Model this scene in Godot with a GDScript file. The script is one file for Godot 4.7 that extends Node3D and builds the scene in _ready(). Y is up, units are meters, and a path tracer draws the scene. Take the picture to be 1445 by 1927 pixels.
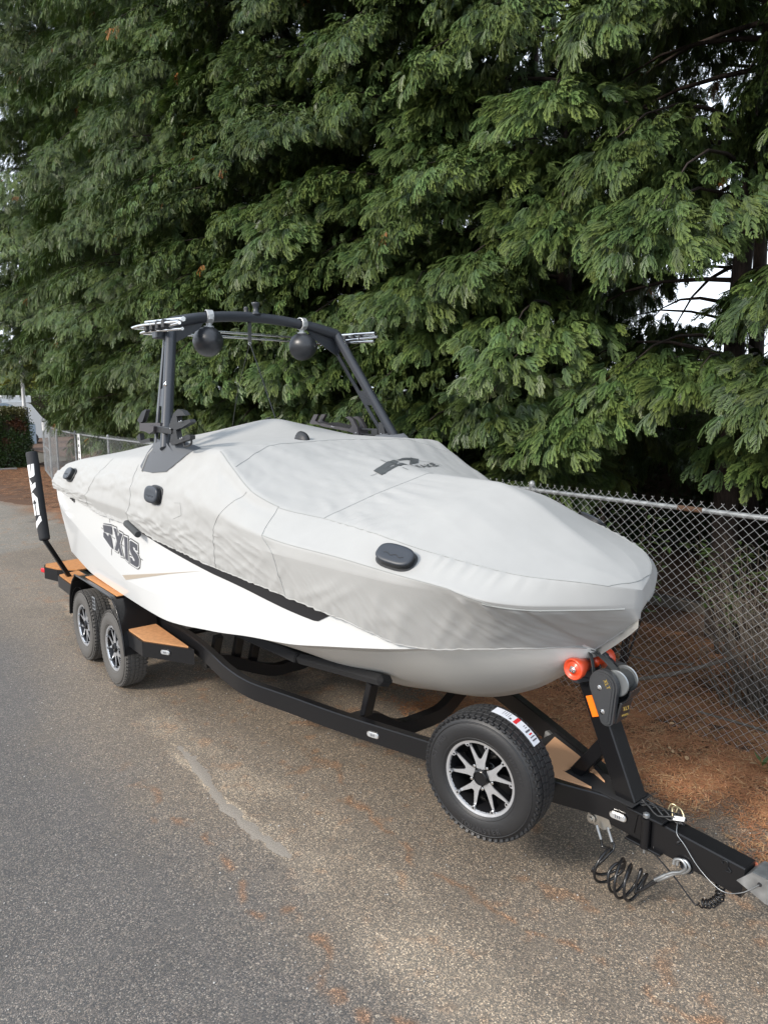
extends Node3D
# Covered wake boat on a tandem trailer beside a chain-link fence and a row of cypress trees.
# World axes: x towards the bow, y up, z towards the side of the boat that faces the camera. Metres.

var rng := RandomNumberGenerator.new()
var M := {}

func _ready():
	rng.seed = 7
	set_camera_and_light()
	make_materials()
	make_ground()
	make_fence()
	make_trees()
	make_background()
	make_trailer()
	make_boat()
	make_cover()
	make_litter()

func set_camera_and_light():
	var cam := Camera3D.new()
	cam.name = "camera"
	cam.transform = Transform3D(Basis(Vector3(0.6302, 0, -0.7764), Vector3(-0.11972, 0.98804, -0.09717), Vector3(0.76715, 0.1542, 0.62266)).orthonormalized(), Vector3(6.4684, 2.62, 3.2315))
	cam.fov = 71.597
	cam.near = 0.05
	cam.far = 600.0
	add_child(cam)
	var we := WorldEnvironment.new()
	we.name = "world"
	var e := Environment.new()
	e.background_mode = Environment.BG_SKY
	var sky := Sky.new()
	var air := ProceduralSkyMaterial.new()
	air.sky_top_color = Color(0.745, 0.79, 0.85)
	air.sky_horizon_color = Color(0.90, 0.93, 0.965)
	air.sky_curve = 0.25
	air.ground_bottom_color = Color(0.25, 0.24, 0.23)
	air.ground_horizon_color = Color(0.55, 0.55, 0.54)
	air.sky_energy_multiplier = 0.95
	sky.sky_material = air
	e.sky = sky
	e.tonemap_mode = Environment.TONE_MAPPER_LINEAR
	e.tonemap_exposure = 2.6
	e.sdfgi_enabled = true
	e.ssao_enabled = true
	e.ssil_enabled = true
	we.environment = e
	add_child(we)
	var sun := DirectionalLight3D.new()
	sun.name = "sun"
	sun.light_energy = 0.5
	sun.light_color = Color(1.0, 0.965, 0.92)
	sun.light_angular_distance = 10.0
	sun.shadow_enabled = true
	# from the open side of the lot, a little astern
	sun.look_at_from_position(Vector3(-0.5, 3.6, 5.6), Vector3.ZERO, Vector3.UP)
	add_child(sun)

# ---------------------------------------------------------------- helpers
func V(a, b) -> Vector2:
	return Vector2(a, b)

func sm() -> SurfaceTool:
	var st := SurfaceTool.new()
	st.begin(Mesh.PRIMITIVE_TRIANGLES)
	st.set_smooth_group(-1)
	return st

func tri(st: SurfaceTool, a: Vector3, b: Vector3, c: Vector3, out: Vector3):
	if (b - a).cross(c - a).dot(out) > 0.0:
		st.add_vertex(a); st.add_vertex(c); st.add_vertex(b)
	else:
		st.add_vertex(a); st.add_vertex(b); st.add_vertex(c)

func quad(st: SurfaceTool, a: Vector3, b: Vector3, c: Vector3, d: Vector3, out: Vector3):
	tri(st, a, b, c, out)
	tri(st, a, c, d, out)

func to_mesh(st: SurfaceTool) -> ArrayMesh:
	st.generate_normals()
	return st.commit()

func put(called: String, mesh: Mesh, mat: Material, parent: Node = null) -> MeshInstance3D:
	var o := MeshInstance3D.new()
	o.name = called
	o.mesh = mesh
	o.material_override = mat
	(parent if parent else self).add_child(o, true)
	return o

func obj(called: String, st: SurfaceTool, mat: Material, parent: Node = null) -> MeshInstance3D:
	return put(called, to_mesh(st), mat, parent)

func thing(called: String, label: String, category: String, at := Vector3.ZERO, group := "") -> Node3D:
	var o := Node3D.new()
	o.name = called
	add_child(o, true)
	o.position = at
	tag(o, label, category, group)
	return o

func tag(o: Node, label: String, category: String, group := ""):
	o.set_meta("label", label)
	o.set_meta("category", category)
	if group:
		o.set_meta("group", group)

func box(st: SurfaceTool, T: Transform3D, size: Vector3, bev := 0.004):
	var h := size * 0.5
	var b: float = minf(bev, minf(h.x, minf(h.y, h.z)) * 0.9)
	var c := func(axis: int, s: Vector3) -> Vector3:
		var v := Vector3(s.x * (h.x - b), s.y * (h.y - b), s.z * (h.z - b))
		v[axis] = s[axis] * h[axis]
		return T * v
	for ax in 3:
		var u := (ax + 1) % 3
		var w := (ax + 2) % 3
		for s in [-1.0, 1.0]:
			var p := []
			for k in [[-1, -1], [1, -1], [1, 1], [-1, 1]]:
				var v := Vector3.ZERO
				v[ax] = s; v[u] = k[0]; v[w] = k[1]
				p.append(c.call(ax, v))
			var n := Vector3.ZERO
			n[ax] = s
			quad(st, p[0], p[1], p[2], p[3], T.basis * n)
		for su in [-1.0, 1.0]:
			for sw in [-1.0, 1.0]:
				var lo := Vector3.ZERO
				lo[ax] = -1; lo[u] = su; lo[w] = sw
				var hi := lo
				hi[ax] = 1
				var n := Vector3.ZERO
				n[u] = su; n[w] = sw
				quad(st, c.call(u, lo), c.call(u, hi), c.call(w, hi), c.call(w, lo), T.basis * n)
	for sx in [-1.0, 1.0]:
		for sy in [-1.0, 1.0]:
			for sz in [-1.0, 1.0]:
				var s := Vector3(sx, sy, sz)
				tri(st, c.call(0, s), c.call(1, s), c.call(2, s), T.basis * s)

func bx(st: SurfaceTool, at: Vector3, size: Vector3, bev := 0.004, turn := Vector3.ZERO):
	box(st, Transform3D(Basis.from_euler(turn), at), size, bev)

func frame_to(a: Vector3, b: Vector3, up := Vector3.UP) -> Basis:
	var z := (b - a).normalized()
	if absf(z.dot(up)) > 0.98:
		up = Vector3.RIGHT
	var x := up.cross(z).normalized()
	return Basis(x, z.cross(x), z)

func beam(st: SurfaceTool, a: Vector3, b: Vector3, w: float, h: float, up := Vector3.UP, bev := 0.005):
	box(st, Transform3D(frame_to(a, b, up), (a + b) * 0.5), Vector3(w, h, (b - a).length()), bev)

func tube(st: SurfaceTool, pts: Array, r, sides := 8, caps := true):
	var n := pts.size()
	var rings := []
	var tprev := Vector3.ZERO
	var nx := Vector3.ZERO
	for i in n:
		var t: Vector3 = (pts[mini(i + 1, n - 1)] - pts[maxi(i - 1, 0)]).normalized()
		if i == 0:
			nx = t.cross(Vector3.UP if absf(t.y) < 0.9 else Vector3.RIGHT).normalized()
		else:
			nx = (nx - t * nx.dot(t)).normalized()
		var ny := t.cross(nx)
		var rr: float = r[i] if r is Array else r
		var ring := PackedVector3Array()
		for k in sides:
			var a := TAU * k / sides
			ring.append(pts[i] + (nx * cos(a) + ny * sin(a)) * rr)
		rings.append(ring)
	st.set_smooth_group(0)
	for i in n - 1:
		for k in sides:
			var k2 := (k + 1) % sides
			var o: Vector3 = rings[i][k] + rings[i][k2] - pts[i] * 2.0
			quad(st, rings[i][k], rings[i][k2], rings[i + 1][k2], rings[i + 1][k], o)
	st.set_smooth_group(-1)
	if caps:
		for e in [0, n - 1]:
			var o: Vector3 = (pts[0] - pts[1]) if e == 0 else (pts[n - 1] - pts[n - 2])
			for k in range(1, sides - 1):
				tri(st, rings[e][0], rings[e][k], rings[e][k + 1], o)

func lathe(st: SurfaceTool, prof: Array, T: Transform3D, segs := 32, hard := false, from := 0.0, to := TAU):
	# prof: (radius, height along local z), outward face to the side of growing index turned right
	var full := is_equal_approx(to - from, TAU)
	for i in prof.size() - 1:
		st.set_smooth_group(i + 1 if hard else 0)
		var a: Vector2 = prof[i]
		var b: Vector2 = prof[i + 1]
		for k in segs:
			var t0 := from + (to - from) * k / segs
			var t1 := from + (to - from) * (k + 1) / segs
			if full and k == segs - 1:
				t1 = from
			var c0 := Vector2(cos(t0), sin(t0))
			var c1 := Vector2(cos(t1), sin(t1))
			var tm := (t0 + (t1 if t1 > t0 else to)) * 0.5
			var nr := b.y - a.y
			var nz := a.x - b.x
			var o := T.basis * Vector3(cos(tm) * nr, sin(tm) * nr, nz)
			var p := [T * Vector3(c0.x * a.x, c0.y * a.x, a.y), T * Vector3(c1.x * a.x, c1.y * a.x, a.y), T * Vector3(c1.x * b.x, c1.y * b.x, b.y), T * Vector3(c0.x * b.x, c0.y * b.x, b.y)]
			if a.x < 1e-5:
				tri(st, p[0], p[2], p[3], o)
			elif b.x < 1e-5:
				tri(st, p[0], p[1], p[2], o)
			else:
				quad(st, p[0], p[1], p[2], p[3], o)
	st.set_smooth_group(-1)

func prism(st: SurfaceTool, poly: Array, T: Transform3D, depth: float, back := true):
	var p := PackedVector2Array(poly)
	var idx := Geometry2D.triangulate_polygon(p)
	var zo := T.basis.z * signf(depth)
	for i in range(0, idx.size(), 3):
		var q := [p[idx[i]], p[idx[i + 1]], p[idx[i + 2]]]
		tri(st, T * Vector3(q[0].x, q[0].y, depth), T * Vector3(q[1].x, q[1].y, depth), T * Vector3(q[2].x, q[2].y, depth), zo)
		if back:
			tri(st, T * Vector3(q[0].x, q[0].y, 0), T * Vector3(q[1].x, q[1].y, 0), T * Vector3(q[2].x, q[2].y, 0), -zo)
	var cw := Geometry2D.is_polygon_clockwise(p)
	for i in p.size():
		var a := p[i]
		var b := p[(i + 1) % p.size()]
		var n := (b - a).orthogonal() * (1.0 if cw else -1.0)
		quad(st, T * Vector3(a.x, a.y, 0), T * Vector3(b.x, b.y, 0), T * Vector3(b.x, b.y, depth), T * Vector3(a.x, a.y, depth), T.basis * Vector3(-n.x, -n.y, 0) if false else T.basis * Vector3(n.x, n.y, 0))

func at(v: Vector3, turn := Vector3.ZERO) -> Transform3D:
	return Transform3D(Basis.from_euler(turn), v)

func rail(st: SurfaceTool, pts: Array, w: float, h: float, inward: float):
	# a rectangular tube swept along the points of its top outer edge; inward is +1 or -1 along z
	var n := pts.size()
	var rings := []
	for i in n:
		var t: Vector3 = pts[mini(i + 1, n - 1)] - pts[maxi(i - 1, 0)]
		var side := Vector3(-t.z, 0, t.x).normalized() * w
		if side.z * inward < 0:
			side = -side
		var up := Vector3(-t.y * t.x, t.x * t.x + t.z * t.z, -t.y * t.z).normalized() * h
		var e: float = 0.006
		var s1 := side.normalized() * e
		var u1 := up.normalized() * e
		rings.append([pts[i] - u1, pts[i] + s1, pts[i] + side - s1, pts[i] + side - u1, pts[i] + side - up, pts[i] - up])
	for i in n - 1:
		for k in 6:
			var k2 := (k + 1) % 6
			st.set_smooth_group(k + 1)
			var c: Vector3 = (rings[i][1] + rings[i][4]) * 0.5
			quad(st, rings[i][k], rings[i][k2], rings[i + 1][k2], rings[i + 1][k], (rings[i][k] + rings[i][k2]) * 0.5 - c)
	st.set_smooth_group(-1)
	for e in [0, n - 1]:
		var o: Vector3 = pts[0] - pts[1] if e == 0 else pts[n - 1] - pts[n - 2]
		quad(st, rings[e][0], rings[e][1], rings[e][2], rings[e][3], o)
		quad(st, rings[e][0], rings[e][3], rings[e][4], rings[e][5], o)

func bar_path(st: SurfaceTool, pts: Array, w: float, h: float, side: Vector3):
	# a rectangular tube along pts, w wide along side, h deep
	var rings := []
	for i in pts.size():
		var t: Vector3 = (pts[mini(i + 1, pts.size() - 1)] - pts[maxi(i - 1, 0)]).normalized()
		var u := t.cross(side).normalized() * h * 0.5
		var s := side * w * 0.5
		rings.append([pts[i] - s - u, pts[i] + s - u, pts[i] + s + u, pts[i] - s + u])
	for i in pts.size() - 1:
		for k in 4:
			st.set_smooth_group(k + 1)
			var k2 := (k + 1) % 4
			quad(st, rings[i][k], rings[i][k2], rings[i + 1][k2], rings[i + 1][k], (rings[i][k] + rings[i][k2]) * 0.5 - pts[i])
	st.set_smooth_group(-1)
	quad(st, rings[0][0], rings[0][1], rings[0][2], rings[0][3], pts[0] - pts[1])
	var e := pts.size() - 1
	quad(st, rings[e][0], rings[e][1], rings[e][2], rings[e][3], pts[e] - pts[e - 1])

func smooth_path(pts: Array, per := 6) -> Array:
	var out := []
	var n := pts.size()
	for i in n - 1:
		for k in per:
			out.append(pts[i].cubic_interpolate(pts[i + 1], pts[maxi(i - 1, 0)], pts[mini(i + 2, n - 1)], float(k) / per))
	out.append(pts[n - 1])
	return out

func pchip(a: Array, c: int, x: float) -> float:
	# monotone cubic through the rows of a: (x, value in column c)
	var n := a.size()
	if x <= a[0][0]:
		return a[0][c]
	if x >= a[n - 1][0]:
		return a[n - 1][c]
	var i := 0
	while x > a[i + 1][0]:
		i += 1
	var h: float = a[i + 1][0] - a[i][0]
	var d: float = (a[i + 1][c] - a[i][c]) / h
	var m0 := d
	var m1 := d
	if i > 0:
		var dp: float = (a[i][c] - a[i - 1][c]) / (a[i][0] - a[i - 1][0])
		m0 = 2.0 * dp * d / (dp + d) if dp * d > 0.0 else 0.0
	if i < n - 2:
		var dn: float = (a[i + 2][c] - a[i + 1][c]) / (a[i + 2][0] - a[i + 1][0])
		m1 = 2.0 * dn * d / (dn + d) if dn * d > 0.0 else 0.0
	var t: float = (x - a[i][0]) / h
	return a[i][c] * (1 + 2 * t) * (1 - t) * (1 - t) + m0 * h * t * (1 - t) * (1 - t) + a[i + 1][c] * t * t * (3 - 2 * t) + m1 * h * t * t * (t - 1)

# ---------------------------------------------------------------- materials
func mat(r: float, g: float, b: float, rough := 0.6, metal := 0.0) -> StandardMaterial3D:
	var m := StandardMaterial3D.new()
	m.albedo_color = Color(r, g, b).linear_to_srgb()
	m.roughness = rough
	m.metallic = metal
	return m

func noise_tex(freq: float, size: int, type := FastNoiseLite.TYPE_SIMPLEX_SMOOTH, octaves := 4, normal := false, bump := 4.0, lo := 0.0, hi := 1.0) -> NoiseTexture2D:
	var f := FastNoiseLite.new()
	f.noise_type = type
	f.frequency = freq
	f.fractal_octaves = octaves
	f.seed = 11
	var t := NoiseTexture2D.new()
	t.width = size
	t.height = size
	t.seamless = true
	t.noise = f
	t.as_normal_map = normal
	t.bump_strength = bump
	if not normal:
		var g := Gradient.new()
		g.colors = PackedColorArray([Color(lo, lo, lo), Color(hi, hi, hi)])
		t.color_ramp = g
	return t

func make_materials():
	M.black = mat(0.009, 0.009, 0.010, 0.3)
	M.black.metallic_specular = 0.3
	M.black.clearcoat_enabled = true
	M.black.clearcoat = 0.35
	M.black.clearcoat_roughness = 0.12
	M.satin = mat(0.028, 0.030, 0.035, 0.42)
	M.tower = mat(0.035, 0.039, 0.047, 0.38)
	M.plastic = mat(0.022, 0.023, 0.025, 0.5)
	M.rubber = mat(0.015, 0.015, 0.016, 0.5)
	M.rubber.heightmap_enabled = true
	M.rubber.heightmap_texture = noise_tex(0.03, 256)
	M.rubber.heightmap_scale = 0.05
	M.rubber.uv1_triplanar = true
	M.rubber.uv1_scale = Vector3(6, 6, 6)
	M.dusty = mat(0.075, 0.072, 0.067, 0.75)
	M.carpet = mat(0.012, 0.012, 0.013, 0.95)
	M.alloy = mat(0.64, 0.65, 0.67, 0.28, 0.8)
	M.alloy.roughness_texture = noise_tex(0.02, 256, FastNoiseLite.TYPE_SIMPLEX_SMOOTH, 3, false, 1.0, 0.6, 1.0)
	M.alloy.uv1_triplanar = true
	M.alloy.uv1_scale = Vector3(4, 4, 4)
	M.alloy.roughness = 0.42
	M.chrome = mat(0.78, 0.78, 0.78, 0.14, 1.0)
	M.zinc = mat(0.55, 0.57, 0.58, 0.42, 0.85)
	M.zinc.albedo_texture = noise_tex(0.02, 256, FastNoiseLite.TYPE_CELLULAR, 2, false, 1.0, 0.72, 1.0)
	M.zinc.uv1_triplanar = true
	M.zinc.uv1_scale = Vector3(3, 3, 3)
	M.fence = mat(0.40, 0.42, 0.43, 0.5, 0.35)
	M.fence.albedo_texture = noise_tex(0.012, 256, FastNoiseLite.TYPE_SIMPLEX_SMOOTH, 5, false, 1.0, 0.6, 1.0)
	M.fence.uv1_triplanar = true
	M.fence.uv1_scale = Vector3(2.2, 2.2, 2.2)
	M.wire = mat(0.42, 0.435, 0.44, 0.45, 0.4)
	M.gel = mat(0.71, 0.72, 0.715, 0.12)
	M.gel.clearcoat_enabled = true
	M.gel.clearcoat = 0.5
	M.gel.clearcoat_roughness = 0.08
	M.bottom = mat(0.68, 0.67, 0.63, 0.35)
	M.tan = mat(0.42, 0.36, 0.29, 0.35)
	M.slate = mat(0.075, 0.078, 0.092, 0.4)
	M.ink = mat(0.02, 0.02, 0.022, 0.4)
	M.print = mat(0.06, 0.066, 0.068, 0.8)
	M.white = mat(0.78, 0.78, 0.77, 0.6)
	M.pad = mat(0.54, 0.235, 0.078, 0.85)
	M.pad.albedo_texture = noise_tex(0.02, 512, FastNoiseLite.TYPE_SIMPLEX_SMOOTH, 5, false, 1.0, 0.87, 1.0)
	M.pad.uv1_triplanar = true
	M.pad.uv1_scale = Vector3(1.7, 1.7, 1.7)
	M.pad_pale = M.pad.duplicate()
	M.pad_pale.albedo_color = Color(0.58, 0.285, 0.12).linear_to_srgb()
	M.roller = mat(0.66, 0.062, 0.012, 0.25)
	M.roller.clearcoat_enabled = true
	M.roller.subsurf_scatter_enabled = true
	M.roller.subsurf_scatter_strength = 0.1
	M.orange = mat(0.90, 0.20, 0.012, 0.4)
	M.red = mat(0.62, 0.02, 0.03, 0.25)
	M.lens = mat(0.62, 0.64, 0.66, 0.12, 0.6)
	M.gold = mat(0.36, 0.25, 0.06, 0.4, 0.3)
	M.strap = mat(0.045, 0.048, 0.048, 0.85)
	M.fabric = mat(0.372, 0.371, 0.360, 0.84)
	M.fabric.cull_mode = BaseMaterial3D.CULL_DISABLED
	M.fabric.rim_enabled = true
	M.fabric.rim = 0.15
	M.fabric.normal_enabled = true
	M.fabric.normal_texture = noise_tex(0.012, 512, FastNoiseLite.TYPE_SIMPLEX_SMOOTH, 5, true, 5.0)
	M.fabric.normal_scale = 0.04
	M.fabric.uv1_triplanar = true
	M.fabric.uv1_scale = Vector3(1.5, 1.5, 1.5)
	M.fabric.albedo_texture = noise_tex(0.006, 512, FastNoiseLite.TYPE_SIMPLEX_SMOOTH, 5, false, 1.0, 0.965, 1.0)
	M.hem = M.fabric.duplicate()
	M.thread = mat(0.30, 0.31, 0.30, 0.9)
	M.boot = mat(0.10, 0.108, 0.12, 0.8)
	M.boot.cull_mode = BaseMaterial3D.CULL_DISABLED
	M.vent = mat(0.028, 0.033, 0.042, 0.45)
	M.bark = mat(0.060, 0.042, 0.033, 0.95)
	M.bark.albedo_texture = noise_tex(0.02, 256, FastNoiseLite.TYPE_SIMPLEX_SMOOTH, 5, false, 1.0, 0.5, 1.0)
	M.bark.uv1_triplanar = true
	M.bark.uv1_scale = Vector3(6, 1.2, 6)
	M.bark.heightmap_enabled = true
	M.bark.heightmap_texture = M.bark.albedo_texture
	M.bark.heightmap_scale = 1.5
	M.twig = mat(0.13, 0.108, 0.085, 0.95)
	M.leaf = mat(1, 1, 1, 0.42)
	M.leaf.vertex_color_use_as_albedo = true
	M.leaf.cull_mode = BaseMaterial3D.CULL_DISABLED
	M.leaf.backlight_enabled = true
	M.leaf.backlight = Color(0.35, 0.40, 0.2)
	M.litter = mat(1, 1, 1, 0.9)
	M.litter.vertex_color_use_as_albedo = true
	M.litter.cull_mode = BaseMaterial3D.CULL_DISABLED
	M.satin_black = mat(0.014, 0.014, 0.016, 0.4)
	M.slate_pale = mat(0.20, 0.21, 0.22, 0.4)
	M.carpet_grey = mat(0.020, 0.021, 0.024, 0.8)
	M.brass = mat(0.55, 0.48, 0.30, 0.35, 0.8)
	M.pad_deck = mat(0.60, 0.345, 0.19, 0.85)
	M.winch = mat(0.040, 0.042, 0.045, 0.4)
	M.zinc_bolt = mat(0.62, 0.60, 0.55, 0.3, 0.9)
	M.cable = mat(0.012, 0.012, 0.013, 0.25)
	M.latch = mat(0.55, 0.16, 0.09, 0.5)
	M.label = mat(0.66, 0.68, 0.72, 0.5)
	M.rubber_shine = mat(0.030, 0.030, 0.032, 0.4)
	M.silver = mat(0.42, 0.43, 0.43, 0.38, 0.3)
	M.plastic_pod = mat(0.024, 0.026, 0.030, 0.36)
	M.rack = mat(0.050, 0.045, 0.048, 0.4)
	M.leaf_dry = mat(0.36, 0.23, 0.12, 0.8)
	M.leaf_dry.cull_mode = BaseMaterial3D.CULL_DISABLED
	M.shrub = mat(0.045, 0.075, 0.022, 0.4)
	M.shrub.cull_mode = BaseMaterial3D.CULL_DISABLED
	M.shrub.backlight_enabled = true
	M.shrub.backlight = Color(0.3, 0.35, 0.15)
	M.timber = mat(0.095, 0.082, 0.068, 0.95)
	M.zinc_dark = mat(0.30, 0.32, 0.33, 0.4, 0.85)
	M.glass = mat(0.03, 0.035, 0.04, 0.08)
	M.van_white = mat(0.72, 0.72, 0.70, 0.3)
	M.van_blue = mat(0.42, 0.52, 0.62, 0.3)

# ---------------------------------------------------------------- ground
func cell_image(size: int, freq: float, ret: int, sd: int) -> Image:
	var f := FastNoiseLite.new()
	f.noise_type = FastNoiseLite.TYPE_CELLULAR
	f.cellular_return_type = ret
	f.fractal_type = FastNoiseLite.FRACTAL_NONE
	f.frequency = freq
	f.seed = sd
	return f.get_seamless_image(size, size)

func make_ground():
	var far := sm()
	quad(far, Vector3(-260, -0.03, -200), Vector3(140, -0.03, -200), Vector3(140, -0.03, 200), Vector3(-260, -0.03, 200), Vector3.UP)
	var g := obj("ground", far, mat(0.10, 0.085, 0.06, 0.95))
	g.set_meta("kind", "structure")
	# asphalt: fine stones (uv1) times the large patches of silt, needles and darker paving (uv2)
	var n := 1024
	var stones := cell_image(n, 0.19, FastNoiseLite.RETURN_CELL_VALUE, 3)
	var gaps := cell_image(n, 0.19, FastNoiseLite.RETURN_DISTANCE2_SUB, 3)
	var grit := cell_image(n, 0.30, FastNoiseLite.RETURN_CELL_VALUE, 5)
	var a := stones.get_data()
	var b := gaps.get_data()
	var c := grit.get_data()
	var col := PackedByteArray()
	col.resize(n * n * 3)
	var hgt := PackedByteArray()
	hgt.resize(n * n)
	for i in n * n:
		var s: float = a[i] / 255.0
		var gp: float = b[i] / 255.0
		var gr: float = c[i] / 255.0
		var edge: float = clampf(gp * 3.2, 0.0, 1.0)
		var v: float = 0.50 + 0.32 * s * s + 0.20 * (gr - 0.3) + (0.10 if s > 0.92 else 0.0)
		v *= 0.80 + 0.20 * edge
		var warm: float = (gr - 0.5) * 0.07 + (s - 0.5) * 0.05
		col[i * 3] = int(clampf(v * (1.02 + warm), 0, 1) * 255)
		col[i * 3 + 1] = int(clampf(v, 0, 1) * 255)
		col[i * 3 + 2] = int(clampf(v * (0.965 - warm), 0, 1) * 255)
		hgt[i] = int(clampf(edge * (0.55 + 0.45 * s) * 0.8 + gr * 0.2, 0, 1) * 255)
	var tile := ImageTexture.create_from_image(Image.create_from_data(n, n, false, Image.FORMAT_RGB8, col))
	var relief := ImageTexture.create_from_image(Image.create_from_data(n, n, false, Image.FORMAT_L8, hgt))
	# large patches: 34 m by 10 m, x from -26 to 8, z from -3.5 to 6.5
	var w := 1700
	var h := 500
	var f1 := FastNoiseLite.new()
	f1.frequency = 0.006; f1.seed = 21; f1.fractal_octaves = 5
	var f2 := FastNoiseLite.new()
	f2.frequency = 0.03; f2.seed = 5; f2.fractal_octaves = 4
	var f3 := FastNoiseLite.new()
	f3.frequency = 0.10; f3.seed = 8; f3.fractal_octaves = 3
	var d1 := f1.get_image(w, h, false, false, false).get_data()
	var d2 := f2.get_image(w, h, false, false, false).get_data()
	var d3 := f3.get_image(w, h, false, false, false).get_data()
	var px := PackedByteArray()
	px.resize(w * h * 3)
	for j in h:
		var z := -3.5 + (j + 0.5) * 0.02
		for i in w:
			var x := -26.0 + (i + 0.5) * 0.02
			var k := j * w + i
			var n1: float = d1[k] / 127.5 - 1.0
			var n2: float = d2[k] / 127.5 - 1.0
			var n3: float = d3[k] / 127.5 - 1.0
			var q := Vector3(0.79, 0.74, 0.685)
			# newer, darker paving beside the wheels, older and smoother further back
			var dark := smoothstep(0.25, -0.25, x + 7.2 - 0.6 * (z - 0.6) + n2 * 0.5)
			q = q.lerp(Vector3(0.82, 0.80, 0.77), dark)
			var near := smoothstep(1.15, 2.1, z + n1 * 0.55 + n2 * 0.2) * (1.0 - dark)
			q = q.lerp(Vector3(0.60, 0.585, 0.58), near)
			q *= 1.0 + n1 * 0.10 + n2 * 0.06
			# damp stains under and behind the trailer
			var stain := smoothstep(0.30, 0.75, n1 + n2 * 0.35) * 0.3
			q *= 1.0 - stain
			# pale silt left along the wheel track
			var mid := 1.12 + 0.05 * sin(x * 1.7) + n2 * 0.05
			var wide := 0.12 + 0.13 * smoothstep(1.8, 3.4, x) + n2 * 0.05 + n3 * 0.025
			var silt := smoothstep(wide + 0.05, wide - 0.05, absf(z - mid)) * smoothstep(-1.0, 1.4, x + n1 * 1.2)
			silt *= clampf(0.28 + n2 * 0.6, 0.05, 0.6)
			var rim := smoothstep(0.05, 0.015, absf(z - 1.30 - n2 * 0.05)) * smoothstep(1.3, 1.8, x) * smoothstep(3.3, 2.8, x)
			silt = maxf(silt, rim * 0.95)
			var back := smoothstep(0.07, 0.02, absf(z - 1.02 - n2 * 0.12 - 0.12 * (x + 1.0))) * smoothstep(0.1, 0.4, n1 + 0.25) * smoothstep(0.6, 0.2, x) * smoothstep(-3.6, -3.0, x)
			silt = maxf(silt, back * 0.8)
			q = q.lerp(Vector3(1.0, 0.94, 0.86), silt)
			# rust-coloured needles caught in the surface
			var rust := smoothstep(0.16, 0.55, n3 + n2 * 0.55 + n1 * 0.25 - 0.12) * smoothstep(1.6, 0.5, absf(z - 0.2)) * 0.30
			var line := smoothstep(0.035, 0.0, absf(z - 0.62 - 0.10 * sin(x * 2.1) - n2 * 0.16)) * smoothstep(-0.1, 0.4, n3 + 0.25) * smoothstep(1.5, 3.0, x)
			var line2 := smoothstep(0.05, 0.0, absf(z - 1.62 + 0.05 * (x - 3.0) - n2 * 0.2)) * smoothstep(0.0, 0.4, n3 + 0.15) * smoothstep(1.0, 2.4, x)
			rust = maxf(rust, maxf(line, line2) * 0.5)
			var bank := smoothstep(-0.55, -1.5, z + n1 * 0.55 + n2 * 0.35)
			bank *= smoothstep(-0.45, 0.1, n2 * 0.8 + n1 * 0.7 + 0.35 - (z + 1.6) * 0.5)
			rust = maxf(rust, bank * (0.78 + 0.22 * n3))
			var far_bank := smoothstep(0.6, -0.6, z + 1.0 + n1 * 0.6) * smoothstep(-10.0, -13.0, x + n1 * 2.0)
			rust = maxf(rust, far_bank * 0.9)
			q = q.lerp(Vector3(0.95, 0.66, 0.46) * (0.9 + 0.22 * n3), clampf(rust, 0, 1))
			px[k * 3] = int(clampf(q.x, 0, 1) * 255)
			px[k * 3 + 1] = int(clampf(q.y, 0, 1) * 255)
			px[k * 3 + 2] = int(clampf(q.z, 0, 1) * 255)
	var macro := ImageTexture.create_from_image(Image.create_from_data(w, h, false, Image.FORMAT_RGB8, px))
	var m := StandardMaterial3D.new()
	m.albedo_texture = tile
	m.roughness = 0.62
	m.heightmap_enabled = true
	m.heightmap_texture = relief
	m.heightmap_scale = 0.28
	m.detail_enabled = true
	m.detail_albedo = macro
	m.detail_blend_mode = BaseMaterial3D.BLEND_MODE_MUL
	m.detail_uv_layer = BaseMaterial3D.DETAIL_UV_2
	M.asphalt = m
	var st := sm()
	st.set_smooth_group(0)
	var cells := 60
	for i in cells:
		for j in 20:
			var x0 := -26.0 + 38.0 * i / cells
			var x1 := -26.0 + 38.0 * (i + 1) / cells
			var z0 := -3.4 + 16.0 * j / 20
			var z1 := -3.4 + 16.0 * (j + 1) / 20
			for p in [[x0, z0], [x1, z0], [x1, z1], [x0, z0], [x1, z1], [x0, z1]]:
				st.set_uv(Vector2(p[0], p[1]) / 1.28)
				st.set_uv2(Vector2((p[0] + 26.0) / 34.0, (p[1] + 3.5) / 10.0))
				st.set_normal(Vector3.UP)
				st.add_vertex(Vector3(p[0], 0, p[1]))
	st.generate_tangents()
	var lot := put("asphalt_ground", st.commit(), m)
	lot.set_meta("kind", "structure")
	var fs := FastNoiseLite.new()
	fs.frequency = 2.2
	fs.fractal_octaves = 5
	fs.seed = 41
	var silt := sm()
	silt.set_smooth_group(0)
	var sy := func(x: float, z: float) -> float:
		var mid := 1.10 + 0.03 * sin(x * 1.7)
		var half := -0.25
		var k := half - absf(z - mid) + 0.16 * fs.get_noise_2d(x * 0.8, z * 1.5) + 0.11 * fs.get_noise_2d(x * 9.0, z * 9.0)
		var e := 0.035 - absf(z - 1.285 - 0.04 * sin(x * 3.0)) + 0.05 * fs.get_noise_2d(x * 2.0, z * 2.0 + 5.0)
		k = maxf(k - 0.12 * smoothstep(1.6, 0.6, x), minf(e, minf(x - 1.5, 3.2 - x) * 0.2))
		return clampf(k * 0.06, -0.004, 0.0035) + 0.0006 * fs.get_noise_2d(x * 14.0, z * 14.0)
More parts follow.
